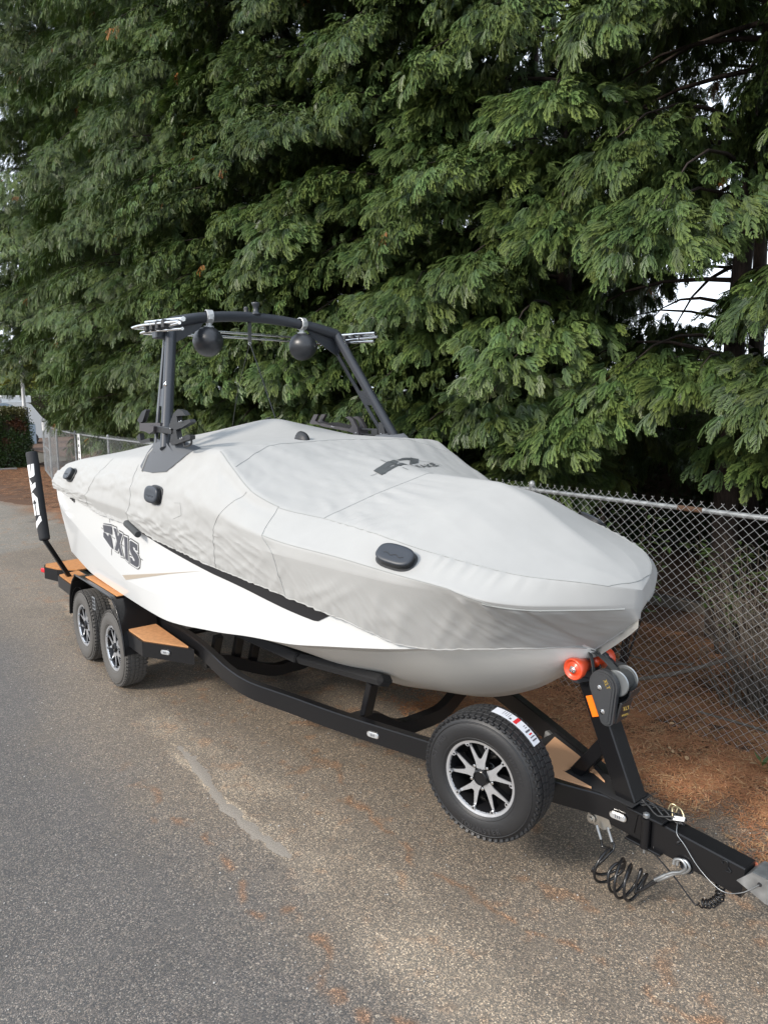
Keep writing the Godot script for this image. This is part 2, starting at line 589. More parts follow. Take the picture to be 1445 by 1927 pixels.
	for i in 330:
		for j in 40:
			var x0 := 0.4 + 0.016 * i
			var z0 := 0.78 + 0.016 * j
			var p := []
			for o in [[0, 0], [1, 0], [1, 1], [0, 1]]:
				p.append(Vector3(x0 + 0.016 * o[0], sy.call(x0 + 0.016 * o[0], z0 + 0.016 * o[1]), z0 + 0.016 * o[1]))
			if maxf(maxf(p[0].y, p[1].y), maxf(p[2].y, p[3].y)) > -0.001:
				quad(silt, p[0], p[1], p[2], p[3], Vector3.UP)
	var ms := mat(0.40, 0.355, 0.30, 0.95)
	ms.albedo_texture = noise_tex(0.09, 512, FastNoiseLite.TYPE_SIMPLEX_SMOOTH, 5, false, 1.0, 0.62, 1.0)
	ms.uv1_triplanar = true
	ms.uv1_scale = Vector3(2.2, 2.2, 2.2)
	obj("silt_ground", silt, ms).set_meta("kind", "structure")
	# needle-covered soil under the trees, swelling a little behind the fence
	var f := FastNoiseLite.new()
	f.frequency = 0.7
	f.fractal_octaves = 5
	f.seed = 4
	var soil := sm()
	soil.set_smooth_group(0)
	var hy := func(x: float, z: float) -> float:
		var ed := -1.62 + 0.22 * f.get_noise_2d(x * 1.3, 3.0) + 0.10 * f.get_noise_2d(x * 6.0, 9.0)
		var up := clampf((ed - z) / 0.5, -0.3, 1.0)
		if x < -11.0:
			up = clampf((ed + 1.1 * smoothstep(-11.0, -15.0, x) - z) / 0.8, -0.3, 1.0) * 2.0
		return 0.035 * up - 0.004 + (0.03 * f.get_noise_2d(x * 2.2, z * 2.2) + 0.02 * f.get_noise_2d(x * 7.0, z * 7.0)) * maxf(up, 0.0)
	for i in 340:
		for j in 60:
			var x0 := -26.0 + 0.1 * i
			var z0 := -0.3 - 0.1 * j
			var p := []
			for o in [[0, 0], [1, 0], [1, 1], [0, 1]]:
				var x: float = x0 + 0.1 * o[0]
				var z: float = z0 - 0.1 * o[1]
				p.append(Vector3(x, hy.call(x, z), z))
			if maxf(maxf(p[0].y, p[1].y), maxf(p[2].y, p[3].y)) > -0.003:
				quad(soil, p[0], p[1], p[2], p[3], Vector3.UP)
	var sm2 := mat(0.24, 0.122, 0.064, 0.97)
	sm2.albedo_texture = noise_tex(0.06, 512, FastNoiseLite.TYPE_SIMPLEX_SMOOTH, 5, false, 1.0, 0.35, 1.0)
	sm2.uv1_triplanar = true
	sm2.uv1_scale = Vector3(1.1, 1.1, 1.1)
	var so := obj("soil_ground", soil, sm2)
	so.set_meta("kind", "structure")
	var back := sm()
	quad(back, Vector3(-60, 0.02, -6.2), Vector3(30, 0.02, -6.2), Vector3(30, 0.02, -40), Vector3(-60, 0.02, -40), Vector3.UP)
	var bo := obj("field_ground", back, sm2)
	bo.set_meta("kind", "structure")

# ---------------------------------------------------------------- fence and gate
func link_mesh(length: float, height: float, step := 0.04, rise := 0.0375, r := 0.0019) -> ArrayMesh:
	var st := sm()
	var rows := int(height / rise)
	for k in int(length / step):
		var pts := []
		for j in rows + 1:
			var side := (j + k) % 2
			pts.append(Vector3(k * step + side * step, 0.02 + j * rise, 0.0025 * (1 if side == 0 else -1)))
		pts.append(pts[rows] + Vector3(0.012 if (rows + k) % 2 == 0 else -0.012, 0.016, 0))
		tube(st, pts, r, 4, false)
	return to_mesh(st)

func fence_post(t: Node, p: Vector3, h: float, r := 0.027):
	var st := sm()
	lathe(st, [V(0, 0), V(r, 0), V(r, h), V(r * 1.12, h), V(r * 1.12, h + 0.03), V(r * 0.8, h + 0.05), V(0, h + 0.06)], Transform3D(Basis(Vector3.RIGHT, Vector3.FORWARD, Vector3.UP), p), 14, true)
	obj("post", st, M.fence, t)

func fence_run(t: Node, a: Vector3, b: Vector3, shared: Mesh):
	var dir := b - a
	var yaw := atan2(-dir.z, dir.x)
	var st := sm()
	tube(st, [a + Vector3(0, 1.80, 0), b + Vector3(0, 1.80, 0)], 0.021, 12)
	obj("top_rail", st, M.fence, t)
	var o := put("chain_link_mesh", shared, M.wire, t)
	o.position = a + Vector3(0, 0, 0.026)
	o.rotation.y = yaw

func make_fence():
	var t := thing("chain_link_fence", "long galvanised chain-link fence with round top rail between boat and trees", "fence", Vector3.ZERO)
	var shared := link_mesh(3.04, 1.86)
	var xs := [8.2, 5.2, 2.217, -0.8, -3.8, -6.8, -9.7]
	for i in xs.size():
		fence_post(t, Vector3(xs[i], 0, -2.0), 1.83)
		if i:
			fence_run(t, Vector3(xs[i], 0, -2.0), Vector3(xs[i - 1], 0, -2.0), shared)
	var thin := link_mesh(3.04, 1.86, 0.05, 0.047, 0.0010)
	var bend := [Vector3(-9.7, 0, -2.0), Vector3(-12.6, 0, -2.12), Vector3(-15.5, 0, -2.42), Vector3(-18.4, 0, -2.95)]
	for i in 3:
		fence_post(t, bend[i + 1], 1.83)
		fence_run(t, bend[i + 1], bend[i], thin)
	# rail collar and rust patch
	var st := sm()
	tube(st, [Vector3(2.16, 1.80, -2.0), Vector3(2.27, 1.80, -2.0)], 0.026, 12)
	obj("rail_collar", st, M.fence, t)
	var rs := sm()
	tube(rs, [Vector3(3.66, 1.80, -2.0), Vector3(3.71, 1.80, -2.0), Vector3(3.80, 1.80, -2.0), Vector3(3.86, 1.80, -2.0)], [0.0212, 0.0222, 0.0222, 0.0212], 14, false)
	var rm := mat(0.17, 0.085, 0.045, 0.9)
	rm.albedo_texture = noise_tex(0.03, 256, FastNoiseLite.TYPE_SIMPLEX_SMOOTH, 5, false, 1.0, 0.35, 1.0)
	rm.uv1_triplanar = true
	rm.uv1_scale = Vector3(9, 9, 9)
	obj("rust_patch", rs, rm, t)
	# white marker strip on the far mesh
	var ms := sm()
	bx(ms, Vector3(-12.0, 1.35, -2.03), Vector3(0.16, 0.95, 0.012), 0.003, Vector3(0, 0.05, 0))
	obj("marker_strip", ms, M.white, t)
	for k in 5:
		var mk := sm()
		bx(mk, Vector3(-12.0, 1.02 + k * 0.17, -2.0215), Vector3(0.07, 0.07, 0.006), 0.001, Vector3(0, 0.05, 0))
		obj("marker_mark", mk, M.slate, t)
	# gate at the far end
	var g := thing("chain_link_gate", "grey tube-framed chain-link gate with a middle bar at the far end of the fence", "gate", Vector3(-18.55, 0, -2.98))
	var dir := Vector3(-3.0, 0, -0.55)
	var gp := sm()
	for p in [Vector3.ZERO, dir]:
		tube(gp, [p + Vector3(0, 0.05, 0), p + Vector3(0, 2.0, 0)], 0.035, 10)
	for y in [0.12, 1.0, 1.95]:
		tube(gp, [Vector3(0, y, 0), dir + Vector3(0, y, 0)], 0.028, 10)
	obj("frame", gp, M.fence, g)
	var gm := put("chain_link_mesh", link_mesh(3.04, 1.80, 0.05, 0.047, 0.0010), M.wire, g)
	gm.position = dir + Vector3(0, 0.05, 0.02)
	gm.rotation.y = atan2(dir.z, -dir.x)
	var tg := sm()
	bx(tg, dir + Vector3(0.25, 1.72, 0.05), Vector3(0.26, 0.3, 0.01), 0.003)
	obj("notice_plate", tg, M.white, g)

# ---------------------------------------------------------------- trees
func make_spray(sd: int, dense := 1.0) -> ArrayMesh:
	# a cluster of flat, feathery, drooping cypress sprays, root at the origin, growing along +z
	var r := RandomNumberGenerator.new()
	r.seed = sd
	var st := sm()
	var blade := func(p: Vector3, d: Vector3, n: Vector3, l: float, w: float, tone: float):
		var s := d.cross(n).normalized() * w
		var mid := p + d * l * 0.55 + n * w * 0.35
		var tip := p + d * l - n * l * 0.10
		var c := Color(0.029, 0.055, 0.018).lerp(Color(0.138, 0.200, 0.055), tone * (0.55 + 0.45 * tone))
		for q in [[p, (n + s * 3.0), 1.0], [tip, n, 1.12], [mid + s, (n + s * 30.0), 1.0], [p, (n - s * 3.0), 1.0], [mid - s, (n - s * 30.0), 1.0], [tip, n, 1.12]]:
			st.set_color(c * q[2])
			st.set_normal(q[1].normalized())
			st.add_vertex(q[0])
	for k in 4:
		var yaw := (k - 1.5) * 0.38 + r.randf_range(-0.22, 0.22)
		var roll := r.randf_range(-0.5, 0.5)
		var B := Basis(Vector3.UP, yaw) * Basis(Vector3.RIGHT, r.randf_range(-0.15, 0.40)) * Basis(Vector3.BACK, roll)
		var len := r.randf_range(0.20, 0.30) * (1.0 if k in [1, 2] else 0.8)
		var o := B * Vector3(0, 0, r.randf_range(-0.02, 0.05)) + Vector3(r.randf_range(-0.04, 0.04), r.randf_range(-0.04, 0.04), 0)
		var n := int(8 * dense) + 1
		for i in n:
			var s := (i + 0.5 + r.randf_range(-0.25, 0.25)) / n
			var spine := Vector3(0.012 * sin(s * 5.0 + k), -0.13 * s * s * len / 0.3, s * len)
			for sd2 in [-1.0, 1.0]:
				var bl := len * (0.42 * sin(PI * (0.28 + 0.60 * s))) * r.randf_range(0.75, 1.2)
				var out := r.randf_range(0.40, 0.75)
				var m := maxi(3, int(bl / 0.013 * dense))
				for j in m:
					var u := (j + 0.5) / m
					# each side shoot is a tapering lobe whose tip bends down
					var dir := Vector3(sd2 * out * (1.0 - 0.4 * u), -0.10 - 0.75 * u * u, 0.75).normalized()
					var p := spine + Vector3(sd2 * out * (u - 0.2 * u * u), -0.10 * u - 0.25 * u * u * u, 0.75 * u) * bl
					for side in [-1.0, 1.0]:
						var d2: Vector3 = (dir + Vector3(-dir.z, 0, dir.x) * side * lerpf(0.55, 0.28, u) + Vector3(0, r.randf_range(-0.12, 0.08), 0)).normalized()
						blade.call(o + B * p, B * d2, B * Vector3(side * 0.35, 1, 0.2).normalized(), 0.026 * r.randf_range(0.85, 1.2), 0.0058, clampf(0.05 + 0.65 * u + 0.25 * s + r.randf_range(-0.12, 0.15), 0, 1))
		blade.call(o + B * Vector3(0, -0.13 * len / 0.3, len), B * Vector3(0, -0.5, 0.85), B * Vector3(0, 1, 0), 0.040, 0.008, 0.9)
	return st.commit()

func scatter(called: String, mesh: Mesh, mat_: Material, xf: Array, cols: Array, parent: Node) -> MultiMeshInstance3D:
	var mm := MultiMesh.new()
	mm.transform_format = MultiMesh.TRANSFORM_3D
	mm.use_colors = true
	mm.mesh = mesh
	mm.instance_count = xf.size()
	for i in xf.size():
		mm.set_instance_transform(i, xf[i])
		mm.set_instance_color(i, cols[i])
	var o := MultiMeshInstance3D.new()
	o.name = called
	o.multimesh = mm
	o.material_override = mat_
	(parent if parent else self).add_child(o, true)
	return o

func cypress(at_: Vector3, label: String, sprays: Array, bottom: float, reach: float, size := 1.0, thin := 0.0, gap_lo := 0.0, gap_hi := 0.0):
	var t := thing("cypress_tree", label, "tree", at_, "cypress trees in a row behind the fence")
	# boughs are built as high as one can see from the lot; above that only a sparse top
	var away := -(at_.x - 6.47) * 0.776 - (at_.z - 3.23) * 0.63
	var seen := 2.62 + 0.60 * away + 1.2
	var height := maxf(seen + 2.5, 9.0)
	var lean := 0.25 * sin(at_.x * 3.1)
	var tr := sm()
	var pts := []
	var rad := []
	for i in 11:
		var s := i / 10.0
		pts.append(Vector3(lean * s * s + 0.06 * sin(s * 7.0 + at_.x), height * s, 0.07 * sin(s * 5.0 + at_.x * 2.0)))
		rad.append(lerpf(0.15, 0.025, pow(s, 0.8)) + (0.05 if i == 0 else 0.0))
	tube(tr, pts, rad, 10)
	obj("trunk", tr, M.bark, t)
	var br := sm()
	var xa := [[], []]
	var ca := [[], []]
	var k := 0
	var y := bottom
	var rough := FastNoiseLite.new()
	rough.frequency = 0.35
	rough.seed = int(absf(at_.x) * 17.0)
	while y < height:
		k += 1
		y += (0.060 if y < seen else 0.22) * size * rng.randf_range(0.6, 1.4)
		var az := k * 2.39996 + rng.randf_range(-0.4, 0.4)
		var hd := Vector3(cos(az), 0, sin(az))
		if hd.z < -0.2 and rng.randf() < 0.45:
			continue
		var hole := thin * smoothstep(gap_lo - 0.4, gap_lo + 0.4, y) * smoothstep(gap_hi + 0.4, gap_hi - 0.4, y)
		if rng.randf() < hole:
			continue
		if rough.get_noise_3d(hd.x * 3.0, y * 1.6, hd.z * 3.0) < (-0.09 if size < 1.1 else -0.18) and rng.randf() < 0.85:
			continue
		var rel := y / height
		var R := reach * (1.0 - 0.35 * rel * rel) * (1.0 + 0.30 * rough.get_noise_3d(hd.x * 2.0, y, hd.z * 2.0)) * rng.randf_range(0.80, 1.10)
		if size < 1.1:
			R *= lerpf(0.76, 1.0, smoothstep(2.2, 3.8, y))
		if y < bottom + 0.8:
			R *= lerpf(0.75, 1.0, (y - bottom) / 0.8)
		var rise := rng.randf_range(0.05, 0.40)
		var base := Vector3(lean * rel * rel, y, 0)
		var sag := rng.randf_range(0.28, 0.50)
		var curve := func(u: float) -> Vector3:
			return base + hd * R * u + Vector3(0, R * (rise * u - sag * u * u * u), 0)
		var bp := []
		var brd := []
		for i in 6:
			bp.append(curve.call(i / 5.0 * 0.93))
			brd.append(lerpf(0.030, 0.004, i / 5.0))
		tube(br, bp, brd, 5, false)
		var lat := Vector3(-hd.z, 0, hd.x)
		var tint := rng.randf_range(0.75, 1.25)
		var brown := rng.randf() < 0.0
		var count := int(175.0 * (R / 2.5) * rng.randf_range(0.8, 1.2) * (1.0 if hd.z > -0.3 else 0.7) / size)
		if y > seen:
			count = int(count * 0.6)
		for i in count:
			var u := 1.0 - 0.62 * pow(rng.randf(), 1.3)
			if hole > 0.05 and u < 0.7:
				continue
			var wdt := 0.34 * R * sin(PI * clampf(0.10 + 0.85 * (1.0 - u), 0, 1)) + 0.08
			var off := rng.randf_range(-1.0, 1.0)
			var hang := rng.randf()
			var p: Vector3 = curve.call(u) + lat * off * wdt + Vector3(0, -absf(off) * wdt * 0.30 - hang * 0.26 + 0.06, 0) + hd * rng.randf_range(-0.08, 0.08)
			# layered sprays: the upper ones reach outwards, the lower ones hang like a curtain
			var droop := lerpf(0.05, 1.25, hang) + rng.randf_range(-0.25, 0.25)
			var d := (hd * rng.randf_range(0.45, 0.9) + lat * (off * 0.75 + rng.randf_range(-0.25, 0.25)) + Vector3(0, -droop * 0.8, 0)).normalized()
			var up := (Vector3(0, 0.75, 0) + hd * rng.randf_range(0.5, 1.2) + lat * rng.randf_range(-0.3, 0.3)).normalized()
			var x := up.cross(d).normalized()
			var B := Basis(x, d.cross(x), d).scaled(Vector3.ONE * rng.randf_range(0.37, 0.67) * (size if size < 1.1 else size * 0.92))
			var v := i % 2
			xa[v].append(Transform3D(B, p))
			var c := tint * rng.randf_range(0.80, 1.20)
			if brown and rng.randf() < 0.5 or rng.randf() < 0.002:
				ca[v].append(Color(c * 3.2, c * 0.85, c * 0.6))
			else:
				var warm := rng.randf_range(-0.10, 0.14)
				ca[v].append(Color(c * (1.0 + warm), c, c * (1.0 - warm)))
	var bo := obj("branches", br, M.bark, t)
	bo.set_meta("kind", "stuff")
	for v in 2:
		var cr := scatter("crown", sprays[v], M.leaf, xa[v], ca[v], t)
		cr.set_meta("kind", "stuff")

func make_trees():
	var sprays := [make_spray(3), make_spray(14)]
	var coarse := [make_spray(5, 0.7), make_spray(9, 0.7)]
	cypress(Vector3(7.0, 0, -3.8), "cypress whose outer sprays hang into the frame beyond the tongue end of the fence", sprays, 2.0, 2.4)
	cypress(Vector3(5.0, 0, -4.4), "thin cypress with bare inner limbs and sky gaps behind the trailer tongue", sprays, 2.2, 2.6, 1.0, 0.10, 3.2, 6.2)
	cypress(Vector3(2.9, 0, -4.5), "open-crowned cypress with sky showing through, behind the fence post by the bow", sprays, 2.1, 2.6, 1.0, 0.12, 3.2, 6.2)
	cypress(Vector3(0.8, 0, -4.2), "full green cypress standing behind the windscreen of the covered boat", sprays, 1.8, 2.5)
	cypress(Vector3(-1.3, 0, -4.2), "cypress with a forked dark hollow, behind the boat tower", sprays, 1.2, 2.5)
	cypress(Vector3(-3.4, 0, -4.1), "bright green cypress behind the stern of the boat", sprays, 1.2, 2.5)
	cypress(Vector3(-5.7, 0, -4.2), "tall cypress whose low sprays spill over the fence astern of the boat", sprays, 1.6, 2.6)
	cypress(Vector3(-8.4, 0, -4.3), "dark cypress above the bend of the chain-link fence", coarse, 1.5, 2.7, 1.25)
	cypress(Vector3(-11.5, 0, -4.5), "cypress above the white marker strip on the fence", coarse, 1.5, 2.9, 1.3)
	cypress(Vector3(-15.0, 0, -4.9), "cypress with a raised skirt next to the gate", coarse, 1.7, 3.2, 1.45)
	cypress(Vector3(-18.6, 0, -5.3), "last cypress of the row, its branches reaching out over the gate", coarse, 1.8, 2.5, 1.5)
	cypress(Vector3(-23.6, 0, -6.9), "farthest cypress with a high skirt, its limbs reaching over the clipped hedge", coarse, 4.5, 6.4, 1.8)
	cypress(Vector3(-28.0, 0, -8.0), "cypress past the end of the row, its foliage closing the gap above the white pole", coarse, 4.8, 6.8, 1.9)
	# a second, looser row behind
	cypress(Vector3(-7.0, 0, -7.6), "rear cypress of the second row, showing between the trees astern of the boat", coarse, 1.5, 2.6, 1.7)
	cypress(Vector3(-2.6, 0, -7.6), "second-row cypress filling the hollow behind the boat tower", coarse, 1.5, 2.6, 1.7)
	cypress(Vector3(1.6, 0, -7.8), "second-row cypress dimly seen through the open crowns behind the bow", coarse, 1.5, 2.5, 1.8, 0.55, 3.2, 7.5)
	cypress(Vector3(5.4, 0, -7.7), "second-row cypress behind the trailer tongue, past the bare inner limbs", coarse, 1.5, 2.6, 1.7, 0.35, 3.2, 7.0)

# ---------------------------------------------------------------- far background
func leaf_clump(sd: int, size: float, count: int) -> ArrayMesh:
	var r := RandomNumberGenerator.new()
	r.seed = sd
	var st := sm()
	for i in count:
		var p := Vector3(r.randfn(), r.randfn(), r.randfn()) * size * 0.45
		var d := Vector3(r.randf_range(-1, 1), r.randf_range(-0.7, 0.7), r.randf_range(-1, 1)).normalized()
		var n := (Vector3(0, 1, 0) + Vector3(r.randf_range(-1, 1), 0, r.randf_range(-1, 1))).normalized()
		var s := d.cross(n).normalized() * size * 0.14
		var l := d * size * 0.42
		var c := r.randf_range(0.75, 1.25)
		st.set_color(Color(c, c, c))
		st.add_vertex(p); st.add_vertex(p + l * 0.5 + s); st.add_vertex(p + l)
		st.add_vertex(p); st.add_vertex(p + l); st.add_vertex(p + l * 0.5 - s)
	return to_mesh(st)

func hedge(called: String, label: String, lo: Vector3, hi: Vector3, clump: Mesh, gap: float, col: Callable):
	var t := thing(called, label, "hedge", Vector3((lo.x + hi.x) * 0.5, lo.y, (lo.z + hi.z) * 0.5))
	var o := t.position
	var core := sm()
	bx(core, (lo + hi) * 0.5 - o, (hi - lo) - Vector3(0.35, 0.3, 0.35), 0.2)
	obj("inner_twigs", core, mat(0.075, 0.060, 0.042, 0.95), t)
	var xf := []
	var cs := []
	var f := FastNoiseLite.new()
	f.frequency = 0.5
	var size := hi - lo
	for face in [0, 1, 2, 3]:
		var wu: float = size.z if face in [0, 3] else size.x
		var wv: float = size.x if face == 3 else size.y
		for i in int(wu * wv / (gap * gap)):
			var u := rng.randf()
			var v := rng.randf()
			var p: Vector3
			match face:
				0: p = Vector3(hi.x, lo.y + v * size.y, lo.z + u * size.z)
				1: p = Vector3(lo.x + u * size.x, lo.y + v * size.y, lo.z)
				2: p = Vector3(lo.x + u * size.x, lo.y + v * size.y, hi.z)
				3: p = Vector3(lo.x + v * size.x, hi.y, lo.z + u * size.z)
			var bulge := f.get_noise_3dv(p * 2.0) * 0.16 + rng.randf_range(-0.14, 0.03)
			p += (p - (lo + hi) * 0.5).normalized() * bulge
			xf.append(Transform3D(Basis.from_euler(Vector3(rng.randf() * 6, rng.randf() * 6, rng.randf() * 6)).scaled(Vector3.ONE * rng.randf_range(0.7, 1.3)), p - o))
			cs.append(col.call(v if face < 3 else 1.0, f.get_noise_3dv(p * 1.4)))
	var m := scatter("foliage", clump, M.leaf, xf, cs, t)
	m.set_meta("kind", "stuff")

func van(label: String, at_: Vector3, yaw: float, size: Vector3, paint: Material) -> Node3D:
	var t := thing("van", label, "van", at_)
	t.rotation.y = yaw
	var b := sm()
	var L := size.x * 0.5
	prism(b, [V(-L, 0.35), V(L, 0.35), V(L, size.y * 0.55), V(L * 0.86, size.y * 0.62), V(L * 0.62, size.y * 0.96), V(L * 0.5, size.y), V(-L * 0.96, size.y), V(-L, size.y * 0.95)], at(Vector3(0, 0, -size.z * 0.5)), size.z)
	obj("body", b, paint, t)
	for s in [-1.0, 1.0]:
		for k in [[0.42, 0.22], [-0.02, 0.36], [-0.55, 0.4]]:
			var w := sm()
			bx(w, Vector3(L * k[0], size.y * 0.77, s * size.z * 0.5), Vector3(L * k[1] * 1.9 * 0.62, size.y * 0.22, 0.02), 0.008)
			obj("window", w, M.glass, t)
		for x in [-0.62, 0.62]:
			var w := sm()
			lathe(w, [V(0, -0.1), V(0.3, -0.1), V(0.35, -0.06), V(0.35, 0.06), V(0.3, 0.1), V(0, 0.1)], at(Vector3(L * x, 0.35, s * (size.z * 0.5 - 0.09))), 20, true)
			obj("wheel", w, M.rubber, t)
	return t

func make_background():
	var leafy := leaf_clump(4, 0.16, 16)
	hedge("clipped_hedge", "thick clipped hedge with browned middle, beside the far gate post", Vector3(-26.5, 0, -3.55), Vector3(-23.6, 2.28, 4.5), leafy, 0.085,
		func(v, n):
			if v > 0.45 and v < 0.84 and n > 0.02:
				return Color(0.105 + 0.05 * n, 0.048, 0.022)
			if v > 0.9:
				return Color(0.10, 0.10, 0.03)
			return Color(0.050, 0.095, 0.022) * (1.0 + n))
	hedge("bank_hedge", "long level green hedge beyond the parked vans", Vector3(-52, 0, -26), Vector3(-50, 3.25, 6), leaf_clump(8, 0.3, 14), 0.22,
		func(v, n): return Color(0.085, 0.13, 0.022) * (1.0 + 0.4 * n))
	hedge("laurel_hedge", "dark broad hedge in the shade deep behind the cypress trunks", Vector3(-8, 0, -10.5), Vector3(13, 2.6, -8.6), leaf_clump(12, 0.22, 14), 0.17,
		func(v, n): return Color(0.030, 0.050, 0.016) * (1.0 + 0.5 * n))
	# pale yellow-green tree
	var t := thing("leafy_tree", "pale yellow-green broadleaf tree behind the level hedge", "tree", Vector3(-60, 0, -11.5))
	var tr := sm()
	tube(tr, [Vector3(0, 0, 0), Vector3(0.1, 2.2, 0.1), Vector3(0.2, 4.2, 0)], [0.22, 0.16, 0.07], 9)
	for k in 6:
		var a := k * 1.1
		tube(tr, [Vector3(0.1, 2.2 + k * 0.25, 0.1), Vector3(1.2 * cos(a), 3.6 + 0.2 * k, 1.5 * sin(a)), Vector3(1.9 * cos(a), 4.4 + 0.2 * k, 2.6 * sin(a))], [0.1, 0.06, 0.02], 6)
	obj("trunk", tr, M.bark, t)
	var xf := []
	var cs := []
	for i in 2600:
		var d := Vector3(rng.randfn(), rng.randfn() * 0.8, rng.randfn()).normalized() * pow(rng.randf(), 0.35)
		var lump := 1.0 + 0.18 * sin(d.x * 7.0) * sin(d.z * 6.0 + 1.0) * sin(d.y * 5.0)
		xf.append(Transform3D(Basis.from_euler(Vector3(rng.randf() * 6, rng.randf() * 6, 0)), Vector3(0, 4.9, 0) + Vector3(d.x * 3.2, d.y * 1.9, d.z * 4.0) * lump))
		var c := rng.randf_range(0.75, 1.2)
		cs.append(Color(0.36 * c, 0.37 * c, 0.075 * c))
	var cr := scatter("crown", leaf_clump(6, 0.42, 12), M.leaf, xf, cs, t)
	cr.set_meta("kind", "stuff")
	var v1 := van("white service van with panelled roof boxes, parked in front of the level hedge", Vector3(-42.5, 0.0, -6.0), PI / 2 + 0.15, Vector3(5.4, 2.55, 2.1), M.van_white)
	for k in 2:
		var bs := sm()
		bx(bs, Vector3(0.9 - k * 1.8, 2.75, 0), Vector3(1.7, 0.42, 1.9), 0.03)
		obj("roof_box", bs, M.white, v1)
	van("pale blue van with dark side glass, parked just behind the clipped hedge", Vector3(-36.0, 0, -3.6), PI / 2 + 0.1, Vector3(5.6, 2.52, 2.0), M.van_blue)
	# white post
	var pl := thing("white_pole", "slim white lamp pole rising behind the clipped hedge", "pole", Vector3(-26.9, 0, -4.15))
	var ps := sm()
	tube(ps, [Vector3.ZERO, Vector3(0, 2.4, 0), Vector3(0, 6.5, 0)], [0.085, 0.075, 0.05], 12)
	obj("shaft", ps, M.white, pl)
	var pb := sm()
	lathe(pb, [V(0.0, 0.0), V(0.16, 0.0), V(0.16, 0.03), V(0.09, 0.08), V(0.085, 0.2)], Transform3D(Basis(Vector3.RIGHT, Vector3.FORWARD, Vector3.UP), Vector3.ZERO), 12, true)
	obj("base_flange", pb, M.white, pl)
	# kerb in front of the hedge
	var kb := sm()
	bx(kb, Vector3(-22.9, 0.07, 1.3), Vector3(0.16, 0.16, 8.3), 0.02)
	var ko := obj("kerb", kb, mat(0.22, 0.21, 0.20, 0.9))
	ko.set_meta("kind", "structure")

# ---------------------------------------------------------------- trailer
func sub(called: String, parent: Node, T: Transform3D) -> Node3D:
	var o := Node3D.new()
	o.name = called
	o.transform = T
	parent.add_child(o, true)
	return o

